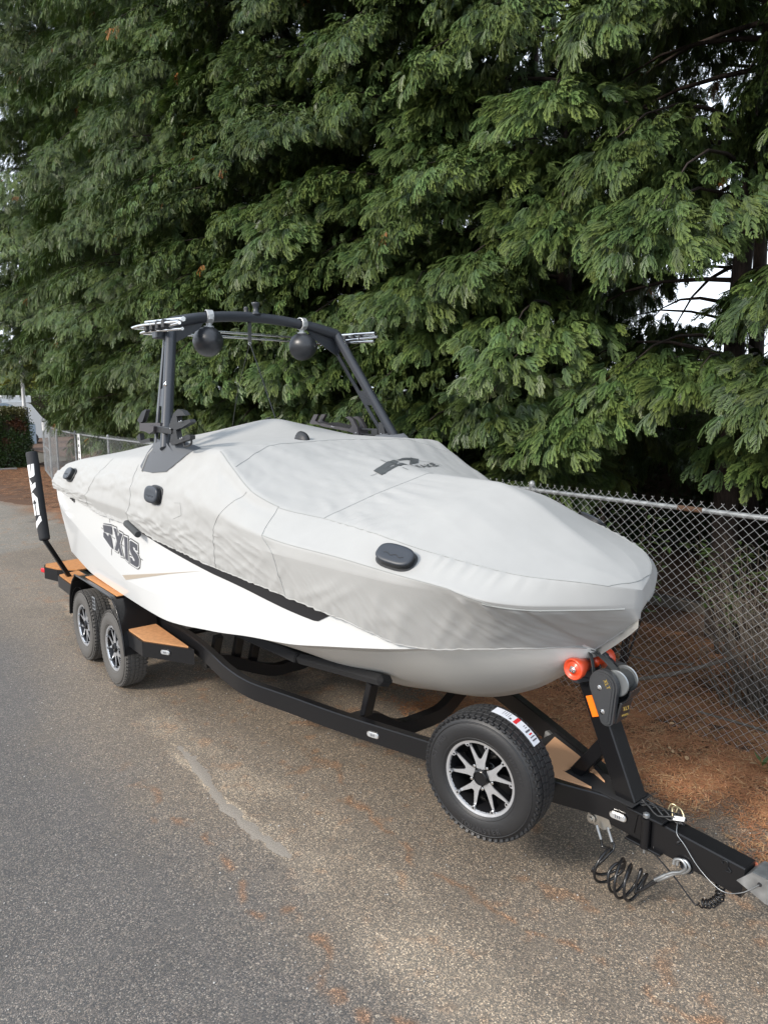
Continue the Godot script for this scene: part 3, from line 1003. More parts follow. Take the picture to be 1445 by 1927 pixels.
func fill_wheel(w: Node3D, dusty: bool):
	# axle along local z, outer face at +z
	var ty := sm()
	lathe(ty, [V(0.203, 0.070), V(0.208, 0.088), V(0.222, 0.100), V(0.245, 0.109), V(0.275, 0.113), V(0.300, 0.111), V(0.318, 0.104), V(0.335, 0.094), V(0.346, 0.082),
		V(0.3535, 0.05), V(0.3545, 0.0), V(0.3535, -0.05), V(0.346, -0.082), V(0.335, -0.094), V(0.300, -0.111), V(0.245, -0.109), V(0.208, -0.088), V(0.203, -0.070)], Transform3D.IDENTITY, 64)
	# raised rings on the sidewall
	lathe(ty, [V(0.226, 0.1015), V(0.228, 0.1055), V(0.232, 0.1055), V(0.234, 0.1045)], Transform3D.IDENTITY, 48)
	lathe(ty, [V(0.316, 0.1045), V(0.318, 0.1085), V(0.322, 0.1075), V(0.324, 0.1005)], Transform3D.IDENTITY, 48)
	obj("tyre", ty, M.dusty_tyre if dusty else M.rubber, w)
	var td := sm()
	var nl := 58
	for row in 5:
		var z0 := -0.088 + row * 0.0362
		for k in nl:
			var a := TAU * (k + 0.25 * (row % 2)) / nl
			var skew := 0.0 if row in [0, 4] else 0.08 * (1 if row % 2 else -1)
			var rr: float = 0.353 if row in [1, 2, 3] else 0.349
			var B := Basis(Vector3(0, 0, 1), a) * Basis(Vector3(1, 0, 0), skew)
			box(td, Transform3D(B, B * Vector3(rr, 0, 0) + Vector3(0, 0, z0 + 0.0155)), Vector3(0.016, TAU * 0.355 / nl * (0.86 if row in [0, 4] else 0.94), 0.030), 0.002)
	# shoulder lugs down the sidewall
	for k in nl:
		for s in [-1.0, 1.0]:
			var B := Basis(Vector3(0, 0, 1), TAU * (k + 0.5) / nl)
			box(td, Transform3D(B * Basis(Vector3(0, 1, 0), -s * 0.62), B * Vector3(0.3405, 0, 0) + Vector3(0, 0, s * 0.0915)), Vector3(0.026, 0.020, 0.010), 0.002)
	obj("tread", td, M.dusty_tyre if dusty else M.rubber, w)
	var lip := sm()
	lathe(lip, [V(0.200, 0.072), V(0.211, 0.080), V(0.213, 0.090), V(0.209, 0.094), V(0.193, 0.090), V(0.189, 0.080)], Transform3D.IDENTITY, 64, true)
	for k in 10:
		var a := TAU * k / 10.0
		var ear := []
		for q in 9:
			var b := PI * q / 8.0
			ear.append(V(0.191 - 0.016 * sin(b), 0.014 * cos(b)))
		ear.append(V(0.197, -0.016))
		ear.append(V(0.197, 0.016))
		prism(lip, ear, Transform3D(Basis(Vector3(0, 0, 1), a), Vector3(0, 0, 0.078)), 0.0125)
	obj("rim_lip", lip, M.alloy, w)
	var bar := sm()
	lathe(bar, [V(0.190, 0.082), V(0.181, 0.060), V(0.172, 0.020), V(0.168, -0.04), V(0.19, -0.085), V(0.203, -0.09)].map(func(p): return V(p.x, p.y)), Transform3D.IDENTITY, 48)
	lathe(bar, [V(0.19, -0.06), V(0.0, -0.055)], Transform3D.IDENTITY, 32)
	lathe(bar, [V(0.074, -0.05), V(0.074, 0.02), V(0.06, 0.034), V(0.0, 0.036)], Transform3D.IDENTITY, 32, true)
	obj("rim_barrel", bar, M.black, w)
	for k in 5:
		var a := TAU * k / 5.0 + 0.31
		var vee := [V(0.045, -0.026), V(0.080, -0.029), V(0.150, -0.0535), V(0.1905, -0.0665), V(0.1935, -0.0555), V(0.155, -0.0395), V(0.104, -0.010), V(0.099, 0.0), V(0.104, 0.010), V(0.155, 0.0395), V(0.1935, 0.0555), V(0.1905, 0.0665), V(0.150, 0.0535), V(0.080, 0.029), V(0.045, 0.026)]
		var sp := sm()
		prism(sp, vee, Transform3D(Basis(Vector3(0, 0, 1), a), Vector3(0, 0, 0.0655)), 0.006)
		obj("spoke_face", sp, M.alloy, w)
		var sb := sm()
		prism(sb, vee, Transform3D(Basis(Vector3(0, 0, 1), a).scaled(Vector3(0.998, 0.97, 1)), Vector3(0, 0, 0.03)), 0.035)
		obj("spoke_body", sb, M.black, w)
		var nt := sm()
		var b := a + PI / 5.0
		lathe(nt, [V(0.0115, 0.03), V(0.0115, 0.06), V(0.009, 0.072), V(0.0, 0.076)], Transform3D(Basis.IDENTITY, Vector3(cos(b) * 0.066, sin(b) * 0.066, 0.0)), 6, true)
		obj("lug_nut", nt, M.chrome, w)
	for k in 10:
		var a := TAU * k / 10.0
		var bt := sm()
		lathe(bt, [V(0.0055, 0.088), V(0.0055, 0.0925), V(0.0, 0.0925)], Transform3D(Basis.IDENTITY, Vector3(cos(a) * 0.1845, sin(a) * 0.1845, 0.0)), 10, true)
		obj("rim_bolt", bt, M.black, w)
	var cap := sm()
	lathe(cap, [V(0.046, 0.03), V(0.046, 0.074), V(0.041, 0.088), V(0.036, 0.091), V(0.033, 0.084), V(0.0, 0.082)], Transform3D.IDENTITY, 32, true)
	obj("centre_cap", cap, M.black, w)

func marker_light(t: Node, p: Vector3, turn: Basis, called := "marker_light"):
	var o := sub(called, t, Transform3D(turn, p))
	var out := []
	var inn := []
	for k in 24:
		var a := TAU * k / 24
		var cx: float = 0.026 * signf(cos(a)) if absf(cos(a)) > 0.01 else 0.0
		out.append(V(cx + 0.020 * cos(a), 0.020 * sin(a)))
		inn.append(V(cx + 0.014 * cos(a), 0.014 * sin(a)))
	var st := sm()
	prism(st, out, Transform3D.IDENTITY, 0.006)
	obj("bezel", st, M.chrome, o)
	var s2 := sm()
	prism(s2, inn, at(Vector3(0, 0, 0.006)), 0.005)
	obj("lens", s2, M.lens, o)
	var s3 := sm()
	for k in [-0.011, 0.0, 0.011]:
		bx(s3, Vector3(k, 0, 0.0115), Vector3(0.005, 0.016, 0.002), 0.0005)
	obj("lamp_chip", s3, M.slate, o)

func deck_pad(t: Node, called: String, poly: Array, y: float, thick: float, pad_mat: Material, inset := 0.012, wall := 0.11):
	# poly: (x, z); a black steel box with a brown foam pad on top
	var o := sub(called, t, Transform3D.IDENTITY)
	var st := sm()
	var T := Transform3D(Basis(Vector3(1, 0, 0), Vector3(0, 0, 1), Vector3(0, -1, 0)), Vector3(0, y, 0))
	prism(st, poly, T, wall)
	obj("steel_box", st, M.black, o)
	var inner := Geometry2D.offset_polygon(PackedVector2Array(poly), -inset)
	if inner.size():
		var s2 := sm()
		prism(s2, Array(inner[0]), Transform3D(Basis(Vector3(1, 0, 0), Vector3(0, 0, 1), Vector3(0, -1, 0)), Vector3(0, y + thick, 0)), thick)
		obj("foam_pad", s2, pad_mat, o)

func helix(axis: Array, r: float, turns: float, steps: int, ph := 0.0, tilt := Vector3.UP) -> Array:
	# a coil of radius r whose middle follows the points of axis
	var c := Curve3D.new()
	for p in axis:
		c.add_point(p)
	c.bake_interval = 0.01
	var L := c.get_baked_length()
	var out := []
	for i in steps + 1:
		var s := float(i) / steps
		var p := c.sample_baked(L * s, true)
		var q := c.sample_baked(minf(L, L * s + 0.01), true)
		var q0 := c.sample_baked(maxf(0, L * s - 0.01), true)
		var d := (q - q0).normalized()
		var x := tilt.cross(d).normalized()
		var y := d.cross(x)
		var a := ph + TAU * turns * s
		out.append(p + (x * cos(a) + y * sin(a)) * r)
	return out

func make_trailer():
	M.dusty_tyre = M.rubber.duplicate()
	M.dusty_tyre.albedo_color = Color(0.085, 0.080, 0.074).linear_to_srgb()
	M.dusty_tyre.roughness = 0.85
	var t := thing("boat_trailer", "glossy black tandem-axle boat trailer with brown step pads, spare wheel and winch stand", "trailer", Vector3.ZERO)
	# side rails
	for s in [1.0, -1.0]:
		var p := [Vector3(-2.95, 0.62, 0.86 * s), Vector3(-1.4, 0.64, 0.86 * s), Vector3(0.6, 0.665, 0.87 * s), Vector3(1.1, 0.66, 0.88 * s), Vector3(1.40, 0.640, 0.895 * s), Vector3(1.68, 0.605, 0.90 * s), Vector3(2.0, 0.59, 0.885 * s), Vector3(2.4, 0.588, 0.79 * s), Vector3(2.88, 0.583, 0.67 * s), Vector3(3.48, 0.575, 0.48 * s), Vector3(4.2, 0.55, 0.225 * s), Vector3(4.48, 0.535, 0.10 * s), Vector3(4.66, 0.512, 0.067 * s)]
		var st := sm()
		rail(st, smooth_path(p, 5), 0.062, 0.125, -s)
		obj("side_rail", st, M.black, t)
	# cross members dipping under the keel
	for c in [[-2.2, 0.78, 0.42, 0.30], [-0.44, 0.80, 0.44, 0.30], [1.12, 0.82, 0.47, 0.235], [2.90, 0.60, 0.52, 0.35]]:
		var st := sm()
		var pts := [Vector3(c[0], c[2], c[1]), Vector3(c[0], c[2] - 0.02, c[1] - 0.16), Vector3(c[0], c[3] + 0.02, 0.22), Vector3(c[0], c[3], 0), Vector3(c[0], c[3] + 0.02, -0.22), Vector3(c[0], c[2] - 0.02, -c[1] + 0.16), Vector3(c[0], c[2], -c[1])]
		bar_path(st, smooth_path(pts, 5), 0.075, 0.10, Vector3(1, 0, 0))
		obj("cross_member", st, M.black, t)
	# bunks that carry the hull, and their uprights
	for s in [1.0, -1.0]:
		var st := sm()
		var b0 := Vector3(-1.3, 0.60, 0.56 * s)
		var b1 := Vector3(2.2, 0.74, 0.54 * s)
		var b2 := Vector3(3.14, 0.855, 0.50 * s)
		var up := Vector3(0, 1, -0.38 * s).normalized()
		beam(st, b0, b1, 0.14, 0.075, up, 0.012)
		beam(st, b1 - (b1 - b0).normalized() * 0.01, b2, 0.138, 0.074, up, 0.03)
		obj("bunk", st, M.carpet, t)
		for u in [[1.13, 0.72, 0.69, 0.46], [1.13, 0.52, 0.66, 0.42], [1.13, 0.36, 0.60, 0.36], [2.93, 0.50, 0.80, 0.48], [-0.44, 0.55, 0.62, 0.40]]:
			var us := sm()
			beam(us, Vector3(u[0] - 0.04, u[3], u[1] * s), Vector3(u[0] + 0.06, u[2], u[1] * s), 0.075, 0.05, Vector3(1, 0, 0), 0.004)
			obj("bunk_upright", us, M.black, t)
	# axles
	for x in [0.0, -0.88]:
		var st := sm()
		tube(st, [Vector3(x, 0.36, -1.0), Vector3(x, 0.36, 1.0)], 0.035, 10)
		obj("axle", st, M.black, t)
	# wheels
	var w0 := sub("wheel", t, Transform3D(Basis(Vector3(0, 0, 1), 0.25), Vector3(0, 0.36, 1.112)))
	fill_wheel(w0, true)
	for k in [[-0.88, 1.0, 0.9], [0.0, -1.0, 0.4], [-0.88, -1.0, 1.3]]:
		var w := w0.duplicate()
		t.add_child(w, true)
		w.name = "wheel"
		w.transform = Transform3D(Basis(Vector3(0, 1, 0), 0.0 if k[1] > 0 else PI) * Basis(Vector3(0, 0, 1), k[2]), Vector3(k[0], 0.36, 1.112 * k[1]))
	# fenders
	var top := [V(0.385, 0.40), V(0.365, 0.52), V(0.315, 0.66), V(0.235, 0.775), V(0.13, 0.848), V(0.04, 0.868), V(-0.92, 0.868), V(-1.01, 0.848), V(-1.115, 0.775), V(-1.195, 0.66), V(-1.245, 0.52), V(-1.265, 0.40)]
	for s in [1.0, -1.0]:
		var f := sub("fender", t, Transform3D.IDENTITY)
		var st := sm()
		for i in top.size() - 1:
			st.set_smooth_group(0)
			var a: Vector2 = top[i]
			var b: Vector2 = top[i + 1]
			var n := (b - a).orthogonal()
			if n.dot((a + b) * 0.5 - V(-0.44, 0.3)) < 0:
				n = -n
			var o := Vector3(n.x, n.y, 0)
			quad(st, Vector3(a.x, a.y, 0.905 * s), Vector3(b.x, b.y, 0.905 * s), Vector3(b.x, b.y, 1.226 * s), Vector3(a.x, a.y, 1.226 * s), o)
			var e := o.normalized() * 0.005
			quad(st, Vector3(a.x, a.y, 0.905 * s) - e, Vector3(b.x, b.y, 0.905 * s) - e, Vector3(b.x, b.y, 1.226 * s) - e, Vector3(a.x, a.y, 1.226 * s) - e, -o)
		st.set_smooth_group(-1)
		obj("sheet", st, M.black, f)
		var poly := []
		for p in top:
			poly.append(p)
		poly.append(V(-1.25, 0.39))
		for k in 11:
			var a := deg_to_rad(178.0 - 17.0 * k)
			poly.append(V(-0.88 + 0.372 * cos(a), 0.375 + 0.385 * sin(a)))
		poly.append(V(-0.50, 0.44)); poly.append(V(-0.38, 0.44))
		for k in 11:
			var a := deg_to_rad(172.0 - 17.0 * k)
			poly.append(V(0.372 * cos(a), 0.375 + 0.385 * sin(a)))
		var sk := sm()
		prism(sk, poly, at(Vector3(0, 0, 1.222 * s)), 0.006 * s)
		obj("skirt", sk, M.satin_black, f)
		# rolled edge
		var ed := sm()
		var ep := []
		for p in top:
			ep.append(Vector3(p.x, p.y + 0.002, 1.228 * s))
		tube(ed, smooth_path(ep, 3), 0.009, 8)
		obj("rolled_edge", ed, M.black, f)
		var pd := sm()
		bx(pd, Vector3(-0.36, 0.873, 1.065 * s), Vector3(0.93, 0.010, 0.225), 0.004)
		obj("foam_pad", pd, M.pad, f)
		var em := sm()
		bx(em, Vector3(-0.42, 0.70, 1.2295 * s), Vector3(0.085, 0.125, 0.004), 0.001)
		obj("emblem_plate", em, M.slate_pale, f)
		for k in 2:
			for j in 3:
				var c := sm()
				bx(c, Vector3(-0.439 + 0.038 * k, 0.665 + 0.036 * j, 1.2325 * s), Vector3(0.028, 0.026, 0.003), 0.001)
				obj("emblem_cell", c, M.ink, f)
	# steps and pads
	for s in [1.0, -1.0]:
		deck_pad(t, "front_step", [V(0.245, 1.185 * s), V(0.70, 1.185 * s), V(1.16, 0.925 * s), V(0.26, 0.895 * s)] if s > 0 else [V(0.245, -1.185), V(0.26, -0.895), V(1.16, -0.925), V(0.70, -1.185)], 0.608, 0.012, M.pad_pale, 0.02, 0.13)
		deck_pad(t, "rear_step", [V(-2.02, 1.14 * s), V(-1.40, 1.15 * s), V(-1.22, 1.10 * s), V(-1.22, 0.88 * s), V(-2.10, 0.88 * s)] if s > 0 else [V(-2.02, -1.14), V(-2.10, -0.88), V(-1.22, -0.88), V(-1.22, -1.10), V(-1.40, -1.15)], 0.65, 0.012, M.pad, 0.016, 0.13)
		deck_pad(t, "tail_step", [V(-2.86, 0.62 * s), V(-2.80, 1.09 * s), V(-2.66, 1.13 * s), V(-2.40, 1.05 * s), V(-2.20, 0.88 * s), V(-2.20, 0.62 * s)] if s > 0 else [V(-2.86, -0.62), V(-2.20, -0.62), V(-2.20, -0.88), V(-2.40, -1.05), V(-2.66, -1.13), V(-2.80, -1.09)], 0.63, 0.012, M.pad, 0.016, 0.14)
		var tl := sm()
		bx(tl, Vector3(-2.72, 0.575, 1.118 * s), Vector3(0.12, 0.055, 0.03), 0.012, Vector3(0, 0.27 * s, 0))
		obj("tail_lamp", tl, M.red, t)
	marker_light(t, Vector3(0.915, 0.55, 1.0685), Basis(Vector3.UP, atan2(0.26, 0.46)))
	marker_light(t, Vector3(3.115, 0.515, 0.598), Basis(Vector3.UP, atan2(0.19, 0.60)))
	# guide pole with foam sleeve
	var gp := sub("guide_pole", t, Transform3D.IDENTITY)
	var gs := sm()
	var kn := Vector3(-1.80, 1.12, 1.30)
	var tp := Vector3(-2.09, 2.06, 1.30)
	beam(gs, Vector3(-1.86, 0.60, 1.03), kn, 0.045, 0.045)
	tube(gs, [kn, tp], 0.02, 8)
	obj("steel_pole", gs, M.black, gp)
	var fs := sm()
	var ax := (tp - kn)
	var fb := frame_to(kn, tp, Vector3(0, 0, 1))
	lathe(fs, [V(0, -0.004), V(0.045, -0.004), V(0.054, 0.006), V(0.057, 0.02), V(0.059, ax.length() * 0.5), V(0.061, ax.length() - 0.012), V(0.058, ax.length()), V(0, ax.length() + 0.002)], Transform3D(fb, kn), 28)
	obj("foam_sleeve", fs, M.carpet_grey, gp)
	# white lettering printed round the sleeve: (angle, share of the height)
	var toward := Vector3(0.9743, 0, 0.2235)
	toward = (toward - ax.normalized() * toward.dot(ax.normalized())).normalized()
	var right := ax.normalized().cross(toward)
	for poly in [
		[V(-1.429, 0.854), V(-0.582, 0.853), V(-0.649, 0.760), V(-0.531, 0.760), V(-0.412, 0.854), V(0.089, 0.857), V(-0.033, 0.729), V(-0.282, 0.712), V(-1.017, 0.704), V(-1.429, 0.721)],
		[V(-1.40, 0.718), V(-0.742, 0.643), V(-1.054, 0.612), V(-0.108, 0.647), V(-0.172, 0.589), V(-1.40, 0.530), V(-1.40, 0.620)],
		[V(-1.41, 0.524), V(-0.820, 0.535), V(-0.127, 0.465), V(-0.166, 0.275), V(-0.659, 0.279), V(-0.625, 0.403), V(-0.385, 0.411), V(-0.787, 0.461), V(-1.30, 0.411), V(-0.877, 0.407), V(-0.836, 0.279), V(-1.41, 0.279)],
		[V(-0.328, 0.264), V(-0.061, 0.264), V(0.013, 0.209), V(-1.288, 0.132), V(-1.429, 0.147), V(-1.429, 0.194), V(-0.739, 0.225)]]:
		var ls := sm()
		wrap_print(ls, poly, func(u, v):
			var d: Vector3 = toward * cos(u) + right * sin(u)
			return kn + ax * v + d * 0.0625)
		obj("letter", ls, M.white, gp)
	# tongue
	var tg := sm()
	beam(tg, Vector3(4.02, 0.452, 0), Vector3(4.70, 0.435, 0), 0.125, 0.165, Vector3.UP, 0.008)
	obj("tongue_tube", tg, M.black, t)
	var tn := sm()
	rail(tn, [Vector3(4.72, 0.505, 0.058), Vector3(5.20, 0.485, 0.058)], 0.112, 0.150, -1)
	obj("swing_tongue", tn, M.black, t)
	var cp := sm()
	prism(cp, [V(5.17, 0.415), V(5.235, 0.492), V(5.6, 0.492), V(5.66, 0.45), V(5.66, 0.37), V(5.30, 0.372)], at(Vector3(0, 0, -0.066)), 0.132)
	obj("coupler", cp, M.zinc, t)
	var cw := sm()
	tube(cw, [Vector3(5.272, 0.452, 0.066), Vector3(5.272, 0.452, 0.069)], 0.010, 12)
	obj("coupler_hole", cw, M.ink, t)
	# hinge of the swing tongue
	var hg := sm()
	for y in [0.515, 0.345]:
		bx(hg, Vector3(4.70, y, 0.01), Vector3(0.20, 0.014, 0.15), 0.004)
	lathe(hg, [V(0, 0), V(0.023, 0), V(0.023, 0.165), V(0, 0.165)], Transform3D(Basis(Vector3.RIGHT, Vector3.FORWARD, Vector3.UP), Vector3(4.712, 0.347, 0.078)), 16, true)
	obj("hinge", hg, M.black, t)
	var pn := sm()
	lathe(pn, [V(0, -0.03), V(0.008, -0.03), V(0.008, 0.17), V(0.019, 0.17), V(0.019, 0.186), V(0.012, 0.192), V(0, 0.192)], Transform3D(Basis(Vector3.RIGHT, Vector3.FORWARD, Vector3.UP), Vector3(4.712, 0.347, 0.078)), 6, true)
	obj("hinge_bolt", pn, M.zinc, t)
	# crumpled non-skid sheet and wiring on top of the hinge
	var ns := sm()
	bx(ns, Vector3(4.46, 0.5385, 0.0), Vector3(0.36, 0.006, 0.19), 0.002)
	obj("nonskid_plate", ns, M.carpet, t)
	var wr := sm()
	for k in 5:
		var pts := []
		for i in 9:
			var s := i / 8.0
			pts.append(Vector3(4.63 + 0.24 * s, 0.527 + 0.014 * sin(s * 9.0 + k * 1.7) + 0.008 * k * s * (1 - s), -0.035 + 0.014 * k + 0.012 * sin(s * 7.0 + k)))
		tube(wr, pts, 0.0055, 6)
	obj("wiring_bundle", wr, M.plastic, t)
	var pf := sm()
	tube(pf, smooth_path([Vector3(4.80, 0.525, -0.02), Vector3(4.79, 0.565, -0.035), Vector3(4.83, 0.578, -0.03), Vector3(4.86, 0.555, -0.015), Vector3(4.85, 0.53, 0.0)], 5), 0.005, 6)
	tube(pf, smooth_path([Vector3(4.76, 0.53, -0.045), Vector3(4.77, 0.565, -0.055), Vector3(4.80, 0.56, -0.06), Vector3(4.80, 0.53, -0.05)], 5), 0.004, 6)
	obj("pin_ring", pf, M.brass, t)
	# deck plate between the rails, with its pale pad
	var dk := sub("tongue_deck", t, Transform3D.IDENTITY)
	var dT := Transform3D(Basis(Vector3(1, 0, 0), Vector3(0, 0, 1), Vector3(0, -1, 0)), Vector3(0, 0.541, 0))
	var d0 := sm()
	prism(d0, [V(3.86, -0.33), V(3.86, 0.33), V(4.02, 0.28), V(4.44, 0.10), V(4.50, 0.0), V(4.44, -0.10), V(4.02, -0.28)], dT, 0.008)
	obj("steel_plate", d0, M.carpet, dk)
	var d1 := sm()
	prism(d1, [V(3.91, -0.215), V(3.965, -0.02), V(4.00, 0.26), V(4.17, 0.19), V(4.40, 0.105), V(4.195, 0.085), V(4.20, -0.005), V(4.31, -0.04), V(4.41, -0.004), V(4.32, -0.06), V(4.13, -0.14)], Transform3D(dT.basis, Vector3(0, 0.553, 0)), 0.011)
	obj("foam_pad", d1, M.pad_deck, dk)
	marker_light(t, Vector3(4.56, 0.452, 0.0895), Basis(Vector3.UP, atan2(0.033, 0.18)))
	# winch stand
	var ws := sub("winch_stand", t, Transform3D.IDENTITY)
	var p0 := sm()
	beam(p0, Vector3(4.585, 0.52, 0), Vector3(4.305, 1.11, 0), 0.115, 0.11, Vector3(1, 0, 0), 0.006)
	obj("post", p0, M.black, ws)
	var p1 := sm()
	beam(p1, Vector3(4.24, 0.535, 0), Vector3(4.455, 0.84, 0), 0.085, 0.075, Vector3(1, 0, 0), 0.006)
	obj("brace", p1, M.black, ws)
	var p2 := sm()
	for s in [-1.0, 1.0]:
		bx(p2, Vector3(4.30, 1.145, 0.042 * s), Vector3(0.075, 0.17, 0.008), 0.002, Vector3(0, 0, 0.42))
	bx(p2, Vector3(4.285, 1.105, 0.0), Vector3(0.15, 0.05, 0.105), 0.006, Vector3(0, 0, 0.1))
	obj("roller_bracket", p2, M.satin, ws)
	var rf := sm()
	beam(rf, Vector3(4.378, 0.935, 0.0625), Vector3(4.329, 1.040, 0.0625), 0.042, 0.008, Vector3(0, 0, 1), 0.002)
	obj("orange_reflector", rf, M.orange, ws)
	# rollers
	for s in [1.0, -1.0]:
		var ro := sm()
		lathe(ro, [V(0.0, 0.028), V(0.028, 0.028), V(0.032, 0.020), V(0.044, 0.022), V(0.050, 0.034), V(0.055, 0.036), V(0.059, 0.030), V(0.060, 0.012), V(0.056, -0.012), V(0.040, -0.045), V(0.034, -0.10), V(0.0, -0.10)], Transform3D(Basis.IDENTITY if s > 0 else Basis(Vector3.UP, PI), Vector3(4.285, 1.198, 0.125 * s)), 36)
		obj("bow_roller", ro, M.roller, ws)
		var rb := sm()
		lathe(rb, [V(0.021, 0.026), V(0.021, 0.036), V(0.016, 0.040), V(0.010, 0.041), V(0.010, 0.052), V(0, 0.054)], Transform3D(Basis.IDENTITY if s > 0 else Basis(Vector3.UP, PI), Vector3(4.285, 1.198, 0.125 * s)), 6, true)
		obj("roller_nut", rb, M.chrome, ws)
	# winch: a tear-drop cover on each side of the drum
	var wn := sub("winch", t, Transform3D((Basis(Vector3(0, 0, 1), 0.12) * Basis(Vector3.UP, 0.10)).scaled(Vector3(1.14, 1.16, 1.1)), Vector3(4.43, 1.075, 0.0)))
	var tear := []
	for k in 25:
		var a := deg_to_rad(-18.0 + 216.0 * k / 24.0)
		tear.append(V(0.070 * cos(a), 0.052 + 0.074 * sin(a)))
	for k in 7:
		var a := deg_to_rad(215.0 + 110.0 * k / 6.0)
		tear.append(V(0.036 * cos(a) + 0.008, -0.098 + 0.036 * sin(a)))
	var small := Array(Geometry2D.offset_polygon(PackedVector2Array(tear), -0.009)[0])
	var tiny := Array(Geometry2D.offset_polygon(PackedVector2Array(tear), -0.020)[0])
	for s in [1.0, -1.0]:
		var wc := sm()
		prism(wc, tear, at(Vector3(0, 0, 0.056 * s)), 0.030 * s)
		prism(wc, small, at(Vector3(0, 0, 0.084 * s)), 0.010 * s)
		prism(wc, tiny, at(Vector3(0, 0, 0.092 * s)), 0.005 * s)
		obj("side_cover", wc, M.winch, wn)
		for b in [V(-0.012, 0.045), V(-0.004, -0.066)]:
			var bo := sm()
			lathe(bo, [V(0.012, 0.0), V(0.012, 0.003), V(0.008, 0.004), V(0.007, 0.010), V(0, 0.012)], Transform3D(Basis.IDENTITY if s > 0 else Basis(Vector3.UP, PI), Vector3(b.x, b.y, 0.097 * s)), 12, true)
			obj("cover_bolt", bo, M.chrome, wn)
	var dr := sm()
	for s in [1.0, -1.0]:
		lathe(dr, [V(0, 0.004), V(0.058, 0.004), V(0.062, 0.0), V(0.058, -0.003), V(0, -0.003)], at(Vector3(0.048, 0.062, 0.048 * s)), 32, true)
	obj("drum_flange", dr, M.zinc_dark, wn)
	var ds := sm()
	lathe(ds, [V(0, 0.046), V(0.047, 0.046), V(0.049, 0.0), V(0.047, -0.046), V(0, -0.046)], at(Vector3(0.048, 0.062, 0)), 32, true)
	obj("strap_roll", ds, M.strap, wn)
	var gd := sm()
	lathe(gd, [V(0.078, -0.056), V(0.082, -0.05), V(0.082, 0.05), V(0.078, 0.056)], at(Vector3(0.040, 0.050, 0)), 40, true, deg_to_rad(-98), deg_to_rad(-12))
	bx(gd, Vector3(0.052, -0.075, 0.0), Vector3(0.012, 0.11, 0.118), 0.004, Vector3(0, 0, -0.35))
	obj("front_guard", gd, M.plastic, wn)
	put_text("XLT", Transform3D(Basis(Vector3(0, 0, 1), -1.15), Vector3(0.026, 0.066, 0.0975)), 0.019, M.gold, wn)
	put_text("XLT", Transform3D(Basis(Vector3(0, 0, 1), 0.12) * Basis(Vector3.UP, 1.25) , Vector3(0.082, -0.052, 0.030)), 0.017, M.gold, wn)
	put_text("POWER", Transform3D(Basis(Vector3(0, 0, 1), 0.12) * Basis(Vector3.UP, 1.25), Vector3(0.074, -0.084, 0.030)), 0.009, M.gold, wn)
	# strap from the drum over the rollers to the bow, and its buckle
	var sp := sm()
	ribbon(sp, [Vector3(4.46, 1.19, 0.0), Vector3(4.40, 1.235, 0.0), Vector3(4.345, 1.262, 0.0), Vector3(4.29, 1.265, 0.0), Vector3(4.25, 1.235, 0.0)], Vector3(0, 0, 1), 0.05)
	ribbon(sp, [Vector3(4.372, 1.10, 0.075), Vector3(4.36, 1.17, 0.07), Vector3(4.335, 1.235, 0.055), Vector3(4.29, 1.275, 0.02)], Vector3(0.3, 0, 1).normalized(), 0.038)
	ribbon(sp, [Vector3(4.30, 1.278, 0.02), Vector3(4.345, 1.25, -0.035), Vector3(4.375, 1.20, -0.055), Vector3(4.44, 1.175, -0.04)], Vector3(0.45, 0.5, 0.74).normalized(), 0.036)
	obj("strap", sp, M.strap, t)
	var bk := sm()
	var bkT := Transform3D(Basis.from_euler(Vector3(0.25, 0.45, -0.75)), Vector3(4.352, 1.252, -0.03))
	box(bk, bkT, Vector3(0.075, 0.016, 0.048), 0.006)
	box(bk, bkT * at(Vector3(0.0, 0.012, 0.0)), Vector3(0.035, 0.010, 0.032), 0.004)
	box(bk, bkT * at(Vector3(0.052, 0.0, 0.0)), Vector3(0.03, 0.012, 0.054), 0.004)
	obj("buckle", bk, M.satin, t)
	# folded jack on the far side of the tongue
	var jk := sub("jack", t, Transform3D.IDENTITY)
	var j0 := sm()
	tube(j0, [Vector3(3.84, 0.47, -0.30), Vector3(4.30, 0.40, -0.17)], 0.030, 14)
	tube(j0, [Vector3(4.30, 0.40, -0.17), Vector3(4.44, 0.38, -0.13)], 0.022, 14)
	obj("jack_tube", j0, M.zinc, jk)
	var j1 := sm()
	bx(j1, Vector3(3.83, 0.48, -0.30), Vector3(0.10, 0.085, 0.075), 0.012, Vector3(0, -0.27, -0.15))
	bx(j1, Vector3(3.92, 0.51, -0.275), Vector3(0.06, 0.03, 0.05), 0.008)
	obj("gear_housing", j1, M.zinc, jk)
	# anchor bolt and safety cables
	var ab := sm()
	lathe(ab, [V(0, 0.0), V(0.026, 0.0), V(0.026, 0.004), V(0.015, 0.006), V(0.014, 0.016), V(0, 0.018)], at(Vector3(4.385, 0.345, 0.070)), 20, true)
	prism(ab, [V(-0.05, 0.04), V(0.09, 0.04), V(0.11, 0.0), V(0.06, -0.035), V(0.0, -0.03), V(-0.035, 0.0)], at(Vector3(4.40, 0.345, 0.056)), 0.008)
	obj("cable_anchor", ab, M.zinc_bolt, t)
